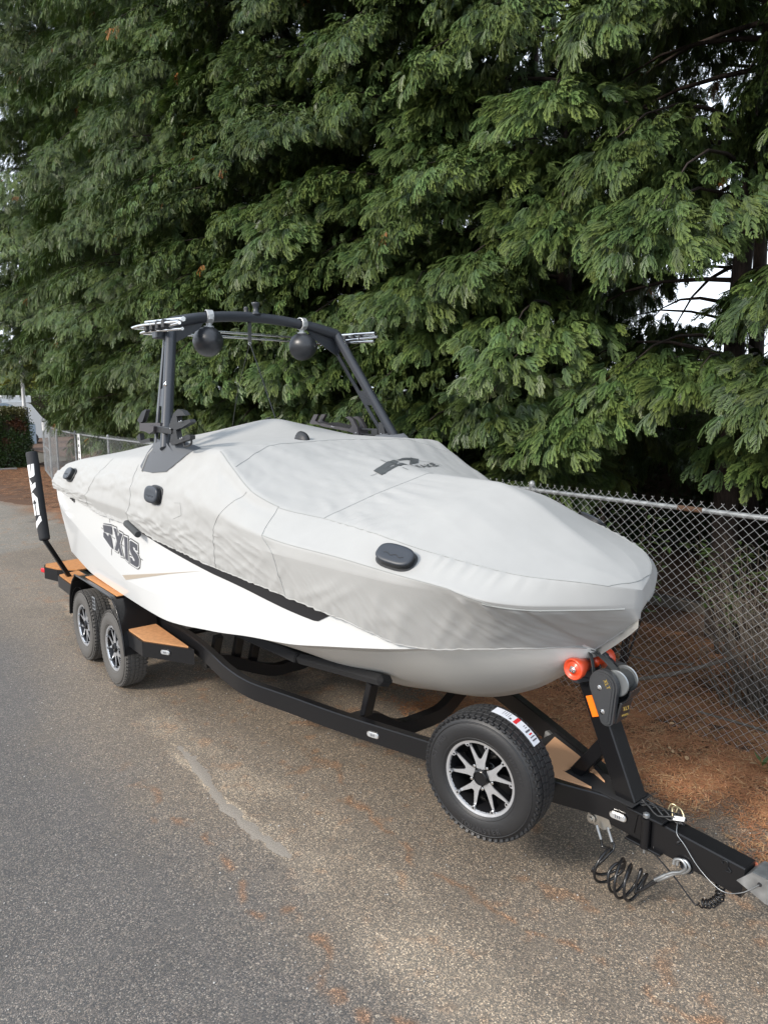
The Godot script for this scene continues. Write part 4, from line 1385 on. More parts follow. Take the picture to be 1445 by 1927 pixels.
	for k in 2:
		var o := Vector3(0.055 * k, 0.006 * k, -0.02 * k)
		var start := Vector3(4.43, 0.335, 0.085) + o
		var sl := sm()
		tube(sl, [start, start + Vector3(0.035, -0.065, 0.004)], 0.0085, 10)
		obj("cable_ferrule", sl, M.zinc, t)
		var mid := helix([Vector3(4.50, 0.17, 0.12) + o * 0.4, Vector3(4.58, 0.145, 0.13), Vector3(4.70, 0.13, 0.115) + o * 0.3], 0.092 - 0.008 * k, 2.0 + k * 0.5, 64, 1.2 + 2.2 * k, Vector3(0.35, 1, 0.2).normalized())
		var pts := [start + Vector3(0.035, -0.065, 0.004), start + Vector3(0.05, -0.10, 0.01)]
		pts.append_array(mid)
		pts.append_array([Vector3(4.70, 0.10, 0.12), Vector3(4.78, 0.20, 0.10) + o * 0.2, Vector3(4.835, 0.262, 0.085) + o * 0.3])
		var cs := sm()
		tube(cs, smooth_path(pts, 2), 0.0078, 8)
		obj("safety_cable", cs, M.cable, t)
		var hk := sm()
		var h0 := Vector3(4.835, 0.262, 0.085) + o * 0.3
		tube(hk, [Vector3(4.79, 0.215, 0.098) + o * 0.2, h0], 0.0095, 10)
		tube(hk, smooth_path([h0, h0 + Vector3(0.035, 0.03, -0.006), h0 + Vector3(0.075, 0.055, -0.01), h0 + Vector3(0.098, 0.092, -0.01), h0 + Vector3(0.075, 0.118, -0.01), h0 + Vector3(0.042, 0.105, -0.008), h0 + Vector3(0.036, 0.078, -0.006)], 5), 0.0078, 8)
		obj("safety_hook", hk, M.zinc, t)
	var ey := sm()
	prism(ey, [V(-0.045, 0.05), V(0.045, 0.05), V(0.03, -0.03), V(-0.03, -0.03)], at(Vector3(4.915, 0.335, 0.02)), 0.012)
	tube(ey, helix([Vector3(4.93, 0.33, 0.045), Vector3(4.932, 0.33, 0.047)], 0.022, 1.0, 20), 0.0055, 6)
	obj("hook_eye", ey, M.satin, t)
	# breakaway cable
	var bc := sm()
	tube(bc, helix([Vector3(5.04, 0.365, 0.02), Vector3(5.085, 0.325, 0.03), Vector3(5.09, 0.265, 0.04), Vector3(5.055, 0.215, 0.05), Vector3(5.01, 0.195, 0.055)], 0.019, 13.0, 260), 0.0048, 6)
	tube(bc, smooth_path([Vector3(5.0, 0.19, 0.05), Vector3(4.975, 0.17, 0.05), Vector3(4.87, 0.25, 0.05), Vector3(4.735, 0.335, 0.055)], 5), 0.0042, 6)
	obj("breakaway_coil", bc, M.cable, t)
	var wc2 := sm()
	tube(wc2, smooth_path([Vector3(4.84, 0.53, 0.0), Vector3(4.87, 0.50, 0.064), Vector3(4.915, 0.46, 0.067), Vector3(5.0, 0.38, 0.072), Vector3(5.11, 0.335, 0.08), Vector3(5.20, 0.375, 0.082), Vector3(5.272, 0.452, 0.072)], 6), 0.0022, 6)
	obj("breakaway_wire", wc2, M.zinc, t)
	var tgm := sm()
	bx(tgm, Vector3(4.85, 0.548, 0.012), Vector3(0.055, 0.006, 0.03), 0.002, Vector3(0.2, 0.3, 0.2))
	obj("white_tag", tgm, M.white, t)
	var rg := sm()
	tube(rg, helix([Vector3(4.885, 0.46, 0.068), Vector3(4.889, 0.458, 0.07)], 0.014, 1.5, 24), 0.0018, 5)
	obj("wire_ring", rg, M.ink, t)
	var lt := sm()
	prism(lt, [V(-0.012, 0), V(0.012, 0.0), V(0.014, 0.05), V(0.004, 0.085), V(-0.010, 0.09), V(-0.016, 0.06)], Transform3D(Basis.from_euler(Vector3(0, 0.8, 0.35)), Vector3(5.21, 0.40, -0.075)), 0.006)
	obj("latch_tongue", lt, M.latch, t)
	var sn := sm()
	tube(sn, smooth_path([Vector3(5.10, 0.46, 0.0605), Vector3(5.095, 0.475, 0.0605), Vector3(5.12, 0.478, 0.0605), Vector3(5.125, 0.455, 0.0605), Vector3(5.14, 0.437, 0.0605), Vector3(5.115, 0.43, 0.0605)], 5), 0.0045, 6)
	obj("welded_mark", sn, M.black, t)
	# spare wheel
	var sw := sub("spare_wheel", t, Transform3D(Basis(Vector3.UP, deg_to_rad(13.0)) * Basis(Vector3(0, 0, 1), 0.12), Vector3(4.075, 0.648, 0.64) - Vector3(0.225, 0, 0.974) * 0.092))
	for c in w0.get_children():
		var d := c.duplicate()
		sw.add_child(d, true)
		if c.name.begins_with("tyre") or c.name.begins_with("tread"):
			d.material_override = M.rubber
			d.scale = Vector3(0.965, 0.965, 1.0)
	var lab := sm()
	strip_round(lab, 0.3625, deg_to_rad(34), deg_to_rad(81), -0.062, 0.008)
	obj("tyre_label", lab, M.label, sw)
	var lr := sm()
	strip_round(lr, 0.3634, deg_to_rad(57.0), deg_to_rad(60.5), -0.060, -0.002)
	obj("label_red_bar", lr, M.red, sw)
	for k in [[37.5, 1.2, -0.054, -0.012], [40.5, 0.9, -0.054, -0.012], [46.0, 1.6, -0.054, -0.010], [49.5, 0.6, -0.05, -0.03], [51.5, 0.6, -0.05, -0.03], [63.0, 1.8, -0.022, -0.006], [66, 0.4, -0.055, -0.012], [68, 0.4, -0.055, -0.012], [70, 0.4, -0.055, -0.02], [72, 0.4, -0.055, -0.016]]:
		var lk := sm()
		strip_round(lk, 0.3634, deg_to_rad(k[0]), deg_to_rad(k[0] + k[1]), k[2], k[3])
		obj("label_print", lk, M.slate, sw)
	var lk2 := sm()
	strip_round(lk2, 0.3634, deg_to_rad(43.0), deg_to_rad(44.3), -0.048, -0.020)
	obj("label_print", lk2, M.red, sw)
	# raised lettering on the sidewall
	arc_text("ST PRO", 0.278, deg_to_rad(148), 0.030, sw, true)
	arc_text("TOWMASTER", 0.278, deg_to_rad(268), 0.030, sw, false)
	arc_text("ST225/75R15", 0.262, deg_to_rad(25), 0.018, sw, true)
	var sbk := sm()
	beam(sbk, Vector3(4.04, 0.60, 0.25), Vector3(4.075, 0.648, 0.53), 0.09, 0.09)
	obj("spare_bracket", sbk, M.black, t)

func put_text(text: String, T: Transform3D, size: float, m: Material, parent: Node, called := "lettering", depth := 0.0015):
	var tm := TextMesh.new()
	tm.text = text
	var f := SystemFont.new()
	f.font_names = PackedStringArray(["Droid Sans"])
	f.font_weight = 700
	tm.font = f
	tm.font_size = 32
	tm.pixel_size = size / 24.0
	tm.depth = depth
	tm.curve_step = 2.0
	var o := put(called, tm, m, parent)
	o.transform = T

func arc_text(text: String, r: float, mid: float, size: float, parent: Node, upright: bool):
	var step := size * 0.92 / r
	for i in text.length():
		if text[i] == " ":
			continue
		var off := (i - (text.length() - 1) * 0.5) * step
		var a := mid - off if upright else mid + off
		var B := Basis(Vector3(0, 0, 1), a - PI / 2 if upright else a + PI / 2)
		put_text(text[i], Transform3D(B, Vector3(cos(a) * r, sin(a) * r, 0.1132)), size, M.rubber_shine, parent, "raised_letter", 0.003)

func strip_round(st: SurfaceTool, rad: float, a0: float, a1: float, z0: float, z1: float):
	st.set_smooth_group(0)
	var r := rad - 0.0126
	var n := maxi(2, int((a1 - a0) / 0.06))
	for i in n:
		var a := lerpf(a0, a1, float(i) / n)
		var b := lerpf(a0, a1, float(i + 1) / n)
		var p := Vector3(cos(a), sin(a), 0) * r
		var q := Vector3(cos(b), sin(b), 0) * r
		quad(st, p + Vector3(0, 0, z0), q + Vector3(0, 0, z0), q + Vector3(0, 0, z1), p + Vector3(0, 0, z1), p + q)
	st.set_smooth_group(-1)

func ribbon(st: SurfaceTool, pts: Array, side: Vector3, w: float):
	var p := smooth_path(pts, 6)
	var up := func(i: int) -> Vector3:
		var t: Vector3 = (p[mini(i + 1, p.size() - 1)] - p[maxi(i - 1, 0)]).normalized()
		return side.cross(t).normalized() * 0.0015
	for i in p.size() - 1:
		var s := side * w * 0.5
		var u: Vector3 = up.call(i)
		var v: Vector3 = up.call(i + 1)
		quad(st, p[i] - s + u, p[i] + s + u, p[i + 1] + s + v, p[i + 1] - s + v, u)
		quad(st, p[i] - s - u, p[i] + s - u, p[i + 1] + s - v, p[i + 1] - s - v, -u)
		quad(st, p[i] + s - u, p[i] + s + u, p[i + 1] + s + v, p[i + 1] + s - v, s)
		quad(st, p[i] - s - u, p[i] - s + u, p[i + 1] - s + v, p[i + 1] - s - v, -s)

func wrap_print(st: SurfaceTool, poly: Array, f: Callable, depth := 2):
	# lays a flat outline on a curved surface: triangles cut smaller, then carried over by f(u, v)
	var p := PackedVector2Array(poly)
	var idx := Geometry2D.triangulate_polygon(p)
	var tris := []
	for i in range(0, idx.size(), 3):
		tris.append([p[idx[i]], p[idx[i + 1]], p[idx[i + 2]]])
	for d in depth:
		var nxt := []
		for t in tris:
			var ab: Vector2 = (t[0] + t[1]) * 0.5
			var bc: Vector2 = (t[1] + t[2]) * 0.5
			var ca: Vector2 = (t[2] + t[0]) * 0.5
			nxt.append_array([[t[0], ab, ca], [ab, t[1], bc], [ca, bc, t[2]], [ab, bc, ca]])
		tris = nxt
	for t in tris:
		var a: Vector3 = f.call(t[0].x, t[0].y)
		var b: Vector3 = f.call(t[1].x, t[1].y)
		var c: Vector3 = f.call(t[2].x, t[2].y)
		st.add_vertex(a); st.add_vertex(b); st.add_vertex(c)

# ---------------------------------------------------------------- boat
var CHINE := [[-1.47, 1.12, 1.02], [-0.7, 1.12, 0.90], [0.27, 1.12, 0.875], [0.92, 1.11, 0.865], [1.8, 1.06, 0.96], [2.26, 1.01, 1.03], [2.76, 0.98, 1.105], [3.07, 0.93, 1.165], [3.505, 0.84, 1.25], [3.745, 0.72, 1.29], [3.98, 0.56, 1.32], [4.17, 0.36, 1.335], [4.26, 0.18, 1.325], [4.30, 0.0, 1.285], [4.4, 0.0, 1.362], [4.5, 0.0, 1.455], [4.56, 0.0, 1.52]]
var KEEL := [[-1.47, 0, 0.52], [0.0, 0, 0.49], [1.5, 0, 0.50], [2.57, 0, 0.54], [3.11, 0, 0.645], [3.53, 0, 0.745], [3.89, 0, 0.91], [4.11, 0, 1.07], [4.2, 0, 1.16], [4.29, 0, 1.27], [4.4, 0, 1.36], [4.5, 0, 1.455], [4.56, 0, 1.52]]
var FACET := [[-1.47, 0.75], [-1.38, 0.63], [-0.88, 0.52], [-0.44, 0.405], [0.137, 0.26], [0.32, 0.22], [1.2, 0.25], [4.56, 0.4]]
# centre, crown, deck seam, gunwale, fold line, hem of the cover: (x, z, y)
var COVER := [
	[[-1.47, 0, 2.03], [-1.0, 0, 2.14], [-0.3, 0, 2.30], [0.3, 0, 2.38], [0.97, 0, 2.475], [1.35, 0, 2.38], [1.9, 0, 2.32], [2.4, 0, 2.22], [2.97, 0, 2.145], [3.55, 0, 2.14], [3.8, 0, 2.08], [4.1, 0, 1.93], [4.4, 0, 1.785], [4.52, 0, 1.72], [4.57, 0, 1.67]],
	[[-1.47, 0.6, 2.02], [-1.0, 0.62, 2.10], [-0.3, 0.62, 2.21], [0.3, 0.62, 2.29], [0.97, 0.62, 2.34], [1.35, 0.62, 2.32], [1.9, 0.6, 2.32], [2.4, 0.55, 2.16], [2.97, 0.45, 2.04], [3.55, 0.42, 2.03], [3.8, 0.38, 1.97], [4.1, 0.29, 1.865], [4.4, 0.17, 1.775], [4.52, 0.07, 1.715], [4.57, 0, 1.67]],
	[[-1.47, 1.08, 1.98], [-0.86, 1.1, 2.06], [0, 1.08, 2.12], [0.6, 1.1, 2.16], [0.95, 1.1, 2.19], [1.35, 1.08, 2.25], [1.9, 1.02, 2.29], [2.1, 1.03, 2.2], [2.38, 1.04, 2.06], [2.66, 0.98, 1.97], [3.0, 0.87, 1.925], [3.43, 0.83, 1.89], [3.75, 0.74, 1.835], [4.2, 0.55, 1.765], [4.42, 0.33, 1.735], [4.52, 0.15, 1.70], [4.57, 0, 1.67]],
	[[-1.47, 1.21, 1.88], [0, 1.225, 1.93], [1.0, 1.225, 1.96], [1.9, 1.215, 1.95], [2.4, 1.19, 1.87], [2.9, 1.12, 1.80], [3.35, 1.02, 1.77], [3.7, 0.92, 1.73], [4.0, 0.83, 1.70], [4.16, 0.76, 1.665], [4.29, 0.62, 1.64], [4.42, 0.40, 1.625], [4.52, 0.18, 1.61], [4.57, 0, 1.60]],
	[[-1.47, 1.265, 1.79], [0, 1.275, 1.75], [1.1, 1.265, 1.745], [2.13, 1.195, 1.74], [2.84, 1.135, 1.725], [3.36, 1.02, 1.70], [3.70, 0.92, 1.68], [3.97, 0.822, 1.670], [4.08, 0.785, 1.656], [4.16, 0.745, 1.642], [4.29, 0.605, 1.618], [4.42, 0.385, 1.603], [4.52, 0.17, 1.588], [4.57, 0, 1.575]],
	[[-1.47, 1.25, 1.73], [-0.8, 1.245, 1.685], [0.1, 1.24, 1.62], [0.7, 1.24, 1.62], [1.34, 1.215, 1.565], [2.04, 1.168, 1.515], [2.76, 1.085, 1.465], [3.31, 0.965, 1.395], [3.70, 0.765, 1.295], [3.98, 0.578, 1.322], [4.17, 0.378, 1.337], [4.26, 0.198, 1.326], [4.30, 0.012, 1.288], [4.4, 0, 1.362], [4.5, 0, 1.455], [4.57, 0, 1.52]]]

func hull_line(x: float) -> Array:
	# chine, facet edge, rail as (z, y)
	var zc := pchip(CHINE, 1, x)
	var yc := pchip(CHINE, 2, x)
	var zr: float = maxf(pchip(COVER[4], 1, x) - 0.034, 0.0)
	var yr := pchip(COVER[4], 2, x)
	var f := pchip(FACET, 1, x)
	var bump := 0.014 * smoothstep(1.6, 0.3, x)
	return [V(zc, yc), V(lerpf(zc, zr, f) + bump, lerpf(yc, yr, f)), V(zr, yr)]

func hull_z(x: float, y: float) -> float:
	var l := hull_line(x)
	if y < l[1].y:
		return lerpf(l[0].x, l[1].x, clampf((y - l[0].y) / maxf(l[1].y - l[0].y, 1e-4), 0, 1))
	return lerpf(l[1].x, l[2].x, clampf((y - l[1].y) / maxf(l[2].y - l[1].y, 1e-4), 0, 1.3))

func hull_decal(called: String, poly: Array, m: Material, parent: Node, off := 0.003):
	for s in [1.0, -1.0]:
		var st := sm()
		wrap_print(st, poly, func(u, v): return Vector3(u, v, (hull_z(u, v) + off) * s), 3)
		obj(called, st, m, parent)

func make_boat():
	var t := thing("wake_boat", "white wake boat with grey lettering and dark tower arch, standing on the trailer", "boat", Vector3.ZERO)
	var n := 150
	var side := sm()
	var low := sm()
	side.set_smooth_group(0)
	for s in [1.0, -1.0]:
		for i in n:
			var pr := []
			var br := []
			for k in 2:
				var x := lerpf(-1.47, 4.56, float(i + k) / n)
				var l := hull_line(x)
				var row := []
				for q in l:
					row.append(Vector3(x, q.y, q.x * s))
				pr.append(row)
				var kz := pchip(KEEL, 2, x)
				var w: float = 0.13 * smoothstep(4.2, 3.0, x)
				var inz: float = maxf(l[0].x - w, 0.0)
				var iny: float = l[0].y - 0.045 * smoothstep(1.5, 2.6, x) * smoothstep(4.0, 3.2, x) - 0.006
				var b := [row[0], Vector3(x, iny, inz * s)]
				for q in range(1, 7):
					var u := q / 6.0
					b.append(Vector3(x, lerpf(iny, kz, u) - 0.05 * sin(PI * u) * smoothstep(2.0, 3.6, x), inz * (1.0 - u) * s))
				br.append(b)
			var o := Vector3(0.2, 0, s)
			for q in 2:
				side.set_smooth_group(q + 1)
				quad(side, pr[0][q], pr[0][q + 1], pr[1][q + 1], pr[1][q], o)
			for q in 7:
				low.set_smooth_group(1 if q == 0 else 2)
				quad(low, br[0][q], br[0][q + 1], br[1][q + 1], br[1][q], Vector3(0, -1, s * 0.3))
	obj("hull_side", side, M.gel, t)
	obj("hull_bottom", low, M.bottom, t)
	var tr := sm()
	var l0 := hull_line(-1.47)
	var pl := [V(0.0, 0.52), V(1.0, 1.01)]
	for q in l0:
		pl.append(q)
	var all := pl.duplicate()
	for i in range(pl.size() - 1, 0, -1):
		all.append(V(-pl[i].x, pl[i].y))
	prism(tr, all, Transform3D(Basis(Vector3(0, 0, 1), Vector3(0, 1, 0), Vector3(-1, 0, 0)), Vector3(-1.468, 0, 0)), 0.004)
	obj("transom", tr, M.gel, t)
	# tan flash and the black band under the hem
	hull_decal("tan_flash", [V(0.245, 1.096), V(0.5, 1.150), V(1.849, 1.432), V(1.325, 1.314), V(0.321, 1.067)], M.tan, t, 0.002)
	for s in [1.0, -1.0]:
		var bl := sm()
		var low_edge := [[0.905, 1.580], [1.3, 1.525], [1.716, 1.467], [1.993, 1.432], [2.376, 1.397], [2.698, 1.362], [3.053, 1.322], [3.22, 1.412]]
		for i in 60:
			var x0 := lerpf(0.91, 3.22, i / 60.0)
			var x1 := lerpf(0.91, 3.22, (i + 1) / 60.0)
			var q := []
			for x in [x0, x1]:
				var ya := 0.0
				for k in low_edge.size() - 1:
					if x >= low_edge[k][0] and x <= low_edge[k + 1][0] + 0.001:
						ya = lerpf(low_edge[k][1], low_edge[k + 1][1], (x - low_edge[k][0]) / (low_edge[k + 1][0] - low_edge[k][0]))
				var yb := pchip(COVER[5], 2, x) + 0.03
				yb = maxf(yb, ya + 0.002)
				q.append(Vector3(x, ya, (hull_z(x, ya) + 0.004) * s))
				q.append(Vector3(x, yb, (hull_z(x, yb) + 0.004) * s))
			quad(bl, q[0], q[1], q[3], q[2], Vector3(0, 0, s))
		obj("black_band", bl, M.ink, t)
	# lettering on the side
	var letters := {
		"a": [[V(-0.006, 1.536), V(0.226, 1.558), V(0.218, 1.546), V(-0.012, 1.528)], [V(-0.034, 1.517), V(0.207, 1.537), V(0.180, 1.454), V(0.085, 1.457), V(-0.039, 1.452)],
			[V(-0.059, 1.444), V(-0.026, 1.449), V(0.059, 1.419), V(0.091, 1.452), V(0.132, 1.448), V(0.139, 1.396), V(0.130, 1.314), V(0.071, 1.328), V(-0.082, 1.398)]],
		"x": [[V(0.255, 1.532), V(0.321, 1.531), V(0.371, 1.291), V(0.310, 1.289)], [V(0.389, 1.508), V(0.463, 1.503), V(0.247, 1.314), V(0.176, 1.319)]],
		"i": [[V(0.494, 1.491), V(0.569, 1.489), V(0.479, 1.264), V(0.423, 1.279)]],
		"s": [[V(0.607, 1.464), V(0.644, 1.475), V(0.771, 1.459), V(0.754, 1.401), V(0.702, 1.404), V(0.706, 1.420), V(0.660, 1.424), V(0.662, 1.401), V(0.735, 1.368), V(0.755, 1.333), V(0.720, 1.270), V(0.686, 1.252), V(0.659, 1.247), V(0.531, 1.258), V(0.548, 1.316), V(0.598, 1.315), V(0.598, 1.298), V(0.641, 1.294), V(0.645, 1.310), V(0.584, 1.361), V(0.578, 1.403)]]}
	for key in letters:
		for poly in letters[key]:
			hull_decal("letter", poly, M.slate, t, 0.006)
		if key != "a":
			var whole := PackedVector2Array(letters[key][0])
			if letters[key].size() > 1:
				whole = Geometry2D.merge_polygons(whole, PackedVector2Array(letters[key][1]))[0]
			var wide := Geometry2D.offset_polygon(whole, 0.020, Geometry2D.JOIN_MITER)
			var mid := Geometry2D.offset_polygon(whole, 0.012, Geometry2D.JOIN_MITER)
			hull_decal("letter_outline", Array(wide[0]), M.ink, t, 0.002)
			hull_decal("letter_inline", Array(mid[0]), M.gel, t, 0.004)
	for poly in [[V(0.155, 1.439), V(0.230, 1.430), V(0.227, 1.424), V(0.154, 1.434)], [V(0.370, 1.405), V(0.439, 1.395), V(0.435, 1.389), V(0.368, 1.400)], [V(0.785, 1.346), V(0.830, 1.340), V(0.826, 1.334), V(0.782, 1.340)], [V(-0.104, 1.484), V(-0.058, 1.477), V(-0.063, 1.471), V(-0.105, 1.478)],
		[V(0.189, 1.625), V(0.199, 1.626), V(0.171, 1.566), V(0.163, 1.565)], [V(0.074, 1.310), V(0.084, 1.311), V(0.053, 1.246), V(0.044, 1.245)]]:
		hull_decal("cross_line", poly, M.ink, t)
	for s in [1.0, -1.0]:
		for k in 3:
			var st := sm()
			var x := -0.955 + 0.052 * k
			var y := 1.676 - 0.011 * k
			lathe(st, [V(0.021, 0.0), V(0.021, 0.006), V(0.015, 0.010), V(0, 0.010)], Transform3D(Basis.from_scale(Vector3(0.8, 1.15, s)), Vector3(x, y, hull_z(x, y) * s)), 14, true)
			obj("outlet_cap", st, M.ink, t)
	make_tower(t)

func make_tower(t: Node):
	for s in [1.0, -1.0]:
		var base := Vector3(1.31, 2.20, 1.15 * s)
		var top := Vector3(0.75, 3.255, 0.82 * s)
		var p := sm()
		tube(p, [base.lerp(top, 0.06), top], 0.044, 20)
		obj("tower_post", p, M.tower, t)
		var b := sm()
		var lo := Vector3(1.12, 2.22, 1.155 * s)
		var hi := Vector3(0.66, 3.15, 0.842 * s)
		beam(b, lo, hi, 0.022, 0.040, Vector3(1, 0.5, 0), 0.004)
		var d := (top - base)
		for k in [[0.36, 0.50], [0.88, 0.985], [0.02, 0.10]]:
			var a0: Vector3 = base + d * k[0]
			var a1: Vector3 = base + d * k[1]
			var c0: Vector3 = lo + (hi - lo) * (k[0] + 0.03)
			var c1: Vector3 = lo + (hi - lo) * minf(k[1] + 0.03, 1.0)
			for z in [-0.008, 0.008]:
				quad(b, a0 + Vector3(0, 0, z), a1 + Vector3(0, 0, z), c1 + Vector3(0, 0, z), c0 + Vector3(0, 0, z), Vector3(0, 0, z))
			quad(b, c0 + Vector3(0, 0, -0.008), c0 + Vector3(0, 0, 0.008), a0 + Vector3(0, 0, 0.008), a0 + Vector3(0, 0, -0.008), Vector3.DOWN)
		obj("tower_strut", b, M.tower, t)
		# gusset under the corner
		var g := sm()
		prism(g, [V(0.83 * s, 3.25), V(0.50 * s, 3.31), V(0.56 * s, 3.22), V(0.70 * s, 3.14), V(0.88 * s, 3.04)], Transform3D(Basis(Vector3(0, 0, 1), Vector3(0, 1, 0), Vector3(-1, 0, 0)), Vector3(0.715, 0, 0)), 0.016)
		obj("tower_gusset", g, M.tower, t)
		var nt := sm()
		var np := base + d * 0.52 + Vector3(0.03, 0, 0.035 * s)
		lathe(nt, [V(0.014, 0), V(0.014, 0.010), V(0.008, 0.012), V(0.007, 0.022), V(0, 0.024)], Transform3D(Basis(Vector3.UP, 0.5 * s if s > 0 else PI - 0.5), np), 12, true)
		obj("tower_stud", nt, M.chrome, t)
		# speaker pod under the bar
		var sp := sub("speaker", t, Transform3D(Basis(Vector3.UP, -0.12 * s), Vector3(0.70, 3.125, 0.475 * s)))
		var e := sm()
		var prof := []
		for k in 21:
			var a := PI * k / 20.0
			prof.append(V(0.129 * sin(a) * (1.0 + 0.05 * cos(a)), -cos(a) * 0.129 * (1.28 if cos(a) < 0 else 0.72)))
		prof.reverse()
		lathe(e, prof, Transform3D(Basis(Vector3(0, 0, 1), Vector3(0, 1, 0), Vector3(1, 0, 0)).orthonormalized(), Vector3(-0.02, 0, 0)), 36)
		obj("pod_shell", e, M.plastic_pod, sp)
		var gr := sm()
		lathe(gr, [V(0.090, 0), V(0.086, 0.012), V(0, 0.016)], Transform3D(Basis(Vector3(0, 0, 1), Vector3(0, 1, 0), Vector3(-1, 0, 0)), Vector3(-0.078, 0, 0)), 28, true)
		obj("grille", gr, M.ink, sp)
		var ck := sm()
		lathe(ck, [V(0.050, -0.030), V(0.058, -0.026), V(0.058, 0.026), V(0.050, 0.030)], at(Vector3(0, 0.205, -0.01 * s)), 24, true)
		obj("clamp_ring", ck, M.silver, sp)
		var cn := sm()
		lathe(cn, [V(0.024, 0.16), V(0.024, 0.13), V(0.040, 0.128), V(0.040, 0.118), V(0.028, 0.11), V(0.028, 0.09)], Transform3D(Basis(Vector3.RIGHT, Vector3.FORWARD, Vector3.UP), Vector3(0.0, 0.0, -0.01 * s)), 18, true)
		bx(cn, Vector3(0.045, 0.20, -0.01 * s), Vector3(0.03, 0.055, 0.045), 0.008)
		obj("clamp_neck", cn, M.silver, sp)
	var cb := sm()
	tube(cb, smooth_path([Vector3(0.75, 3.255, 0.82), Vector3(0.715, 3.305, 0.60), Vector3(0.68, 3.335, 0.40), Vector3(0.655, 3.355, 0.2), Vector3(0.645, 3.36, 0.0), Vector3(0.655, 3.355, -0.2), Vector3(0.68, 3.335, -0.40), Vector3(0.715, 3.305, -0.60), Vector3(0.75, 3.255, -0.82)], 4), 0.045, 20)
	obj("tower_bar", cb, M.tower, t)
	# folded awning frame
	var fr := sm()
	for k in 2:
		var y := 3.235 - 0.05 * k
		var xa: float = 0.30 + 0.10 * k
		var zo: float = 0.985 - 0.03 * k
		var pts := [Vector3(1.20, y - 0.02, zo - 0.03), Vector3(0.62, y, zo), Vector3(xa + 0.06, y, zo), Vector3(xa, y + 0.002, zo - 0.06), Vector3(xa - 0.03, y + 0.015, 0.5), Vector3(xa - 0.04, y + 0.02, 0.0)]
		var full := pts.duplicate()
		for i in range(pts.size() - 2, -1, -1):
			full.append(Vector3(pts[i].x, pts[i].y, -pts[i].z))
		tube(fr, smooth_path(full, 5), 0.0125, 10)
	obj("awning_bow", fr, M.chrome, t)
	for s in [1.0, -1.0]:
		var ar := sm()
		tube(ar, [Vector3(0.55, 3.262, 0.955 * s), Vector3(1.22, 3.240, 0.925 * s)], 0.0135, 10)
		tube(ar, [Vector3(0.62, 3.20, 0.93 * s), Vector3(1.22, 3.205, 0.955 * s)], 0.0125, 10)
		lathe(ar, [V(0, 0), V(0.019, 0), V(0.019, 0.03), V(0, 0.03)], Transform3D(Basis(Vector3(0, 0, 1), Vector3(0, 1, 0), Vector3(-1, 0, 0)), Vector3(1.225, 3.235, 0.925 * s)), 12, true)
		obj("awning_arm", ar, M.chrome, t)
		for x in [0.60, 0.72, 0.84, 0.96]:
			var cl := sm()
			bx(cl, Vector3(x, 3.215, 0.962 * s), Vector3(0.035, 0.075, 0.06), 0.012, Vector3(0, 0, 0.15))
			obj("awning_clip", cl, M.plastic, t)
		var mt := sm()
		bx(mt, Vector3(0.72, 3.165, 0.90 * s), Vector3(0.09, 0.09, 0.12), 0.01)
		obj("awning_mount", mt, M.tower, t)
	# tow knob and lamp on the bar
	var kb := sm()
	var kT := Transform3D(Basis(Vector3.RIGHT, Vector3.FORWARD, Vector3.UP), Vector3(0.66, 3.385, -0.01))
	lathe(kb, [V(0, 0), V(0.045, 0), V(0.045, 0.012), V(0.026, 0.022), V(0.022, 0.06), V(0.030, 0.075), V(0.036, 0.09), V(0.038, 0.105), V(0, 0.108)], kT, 20)
	obj("tow_knob", kb, M.tower, t)
	var lm := sm()
	lathe(lm, [V(0, 0), V(0.024, 0), V(0.024, 0.02), V(0.018, 0.026), V(0.022, 0.045), V(0.020, 0.062), V(0, 0.068)], Transform3D(kT.basis, Vector3(0.60, 3.39, 0.055)), 16)
	tube(lm, smooth_path([Vector3(0.62, 3.42, 0.03), Vector3(0.60, 3.36, 0.08), Vector3(0.64, 3.325, 0.07)], 4), 0.006, 6)
	obj("anchor_lamp", lm, M.plastic, t)
	# board racks
	var r1 := sub("board_rack", t, Transform3D.IDENTITY)
	for q in [[V(0.727, 2.467), V(0.840, 2.539), V(0.917, 2.558), V(0.934, 2.550), V(0.841, 2.460), V(0.775, 2.445)], [V(0.694, 2.333), V(0.764, 2.364), V(0.782, 2.308), V(0.973, 2.335), V(0.981, 2.308), V(0.778, 2.285), V(0.723, 2.306)]]:
		var st := sm()
		prism(st, q, at(Vector3(0, 0, 1.10)), 0.035)
		obj("fork", st, M.plastic, r1)
	var ra := sm()
	prism(ra, [V(0.775, 2.447), V(1.20, 2.458), V(1.20, 2.431), V(0.886, 2.424), V(0.881, 2.387), V(0.766, 2.383)], at(Vector3(0, 0, 1.10)), 0.035)
	prism(ra, [V(0.887, 2.429), V(1.058, 2.436), V(1.146, 2.431), V(1.135, 2.395), V(1.050, 2.370), V(0.967, 2.385), V(0.887, 2.387)], at(Vector3(0, 0, 1.115)), 0.05)
	obj("arm", ra, M.rack, r1)
	var rbk := sm()
	beam(rbk, Vector3(1.12, 2.41, 1.12), Vector3(1.46, 2.40, 1.12), 0.04, 0.05)
	obj("bracket", rbk, M.plastic, r1)
	var rb := sm()
	prism(rb, [V(1.376, 2.438), V(1.473, 2.534), V(1.549, 2.564), V(1.629, 2.552), V(1.676, 2.524), V(1.523, 2.513), V(1.539, 2.471), V(1.742, 2.496), V(1.769, 2.477), V(1.617, 2.436), V(1.502, 2.415), V(1.526, 2.348), V(1.692, 2.388), V(1.741, 2.382), V(1.738, 2.357), V(1.415, 2.298), V(1.380, 2.325), V(1.427, 2.405)], at(Vector3(0, 0, 1.10)), 0.04)
	obj("fork", rb, M.plastic, r1)
	var rl := sm()
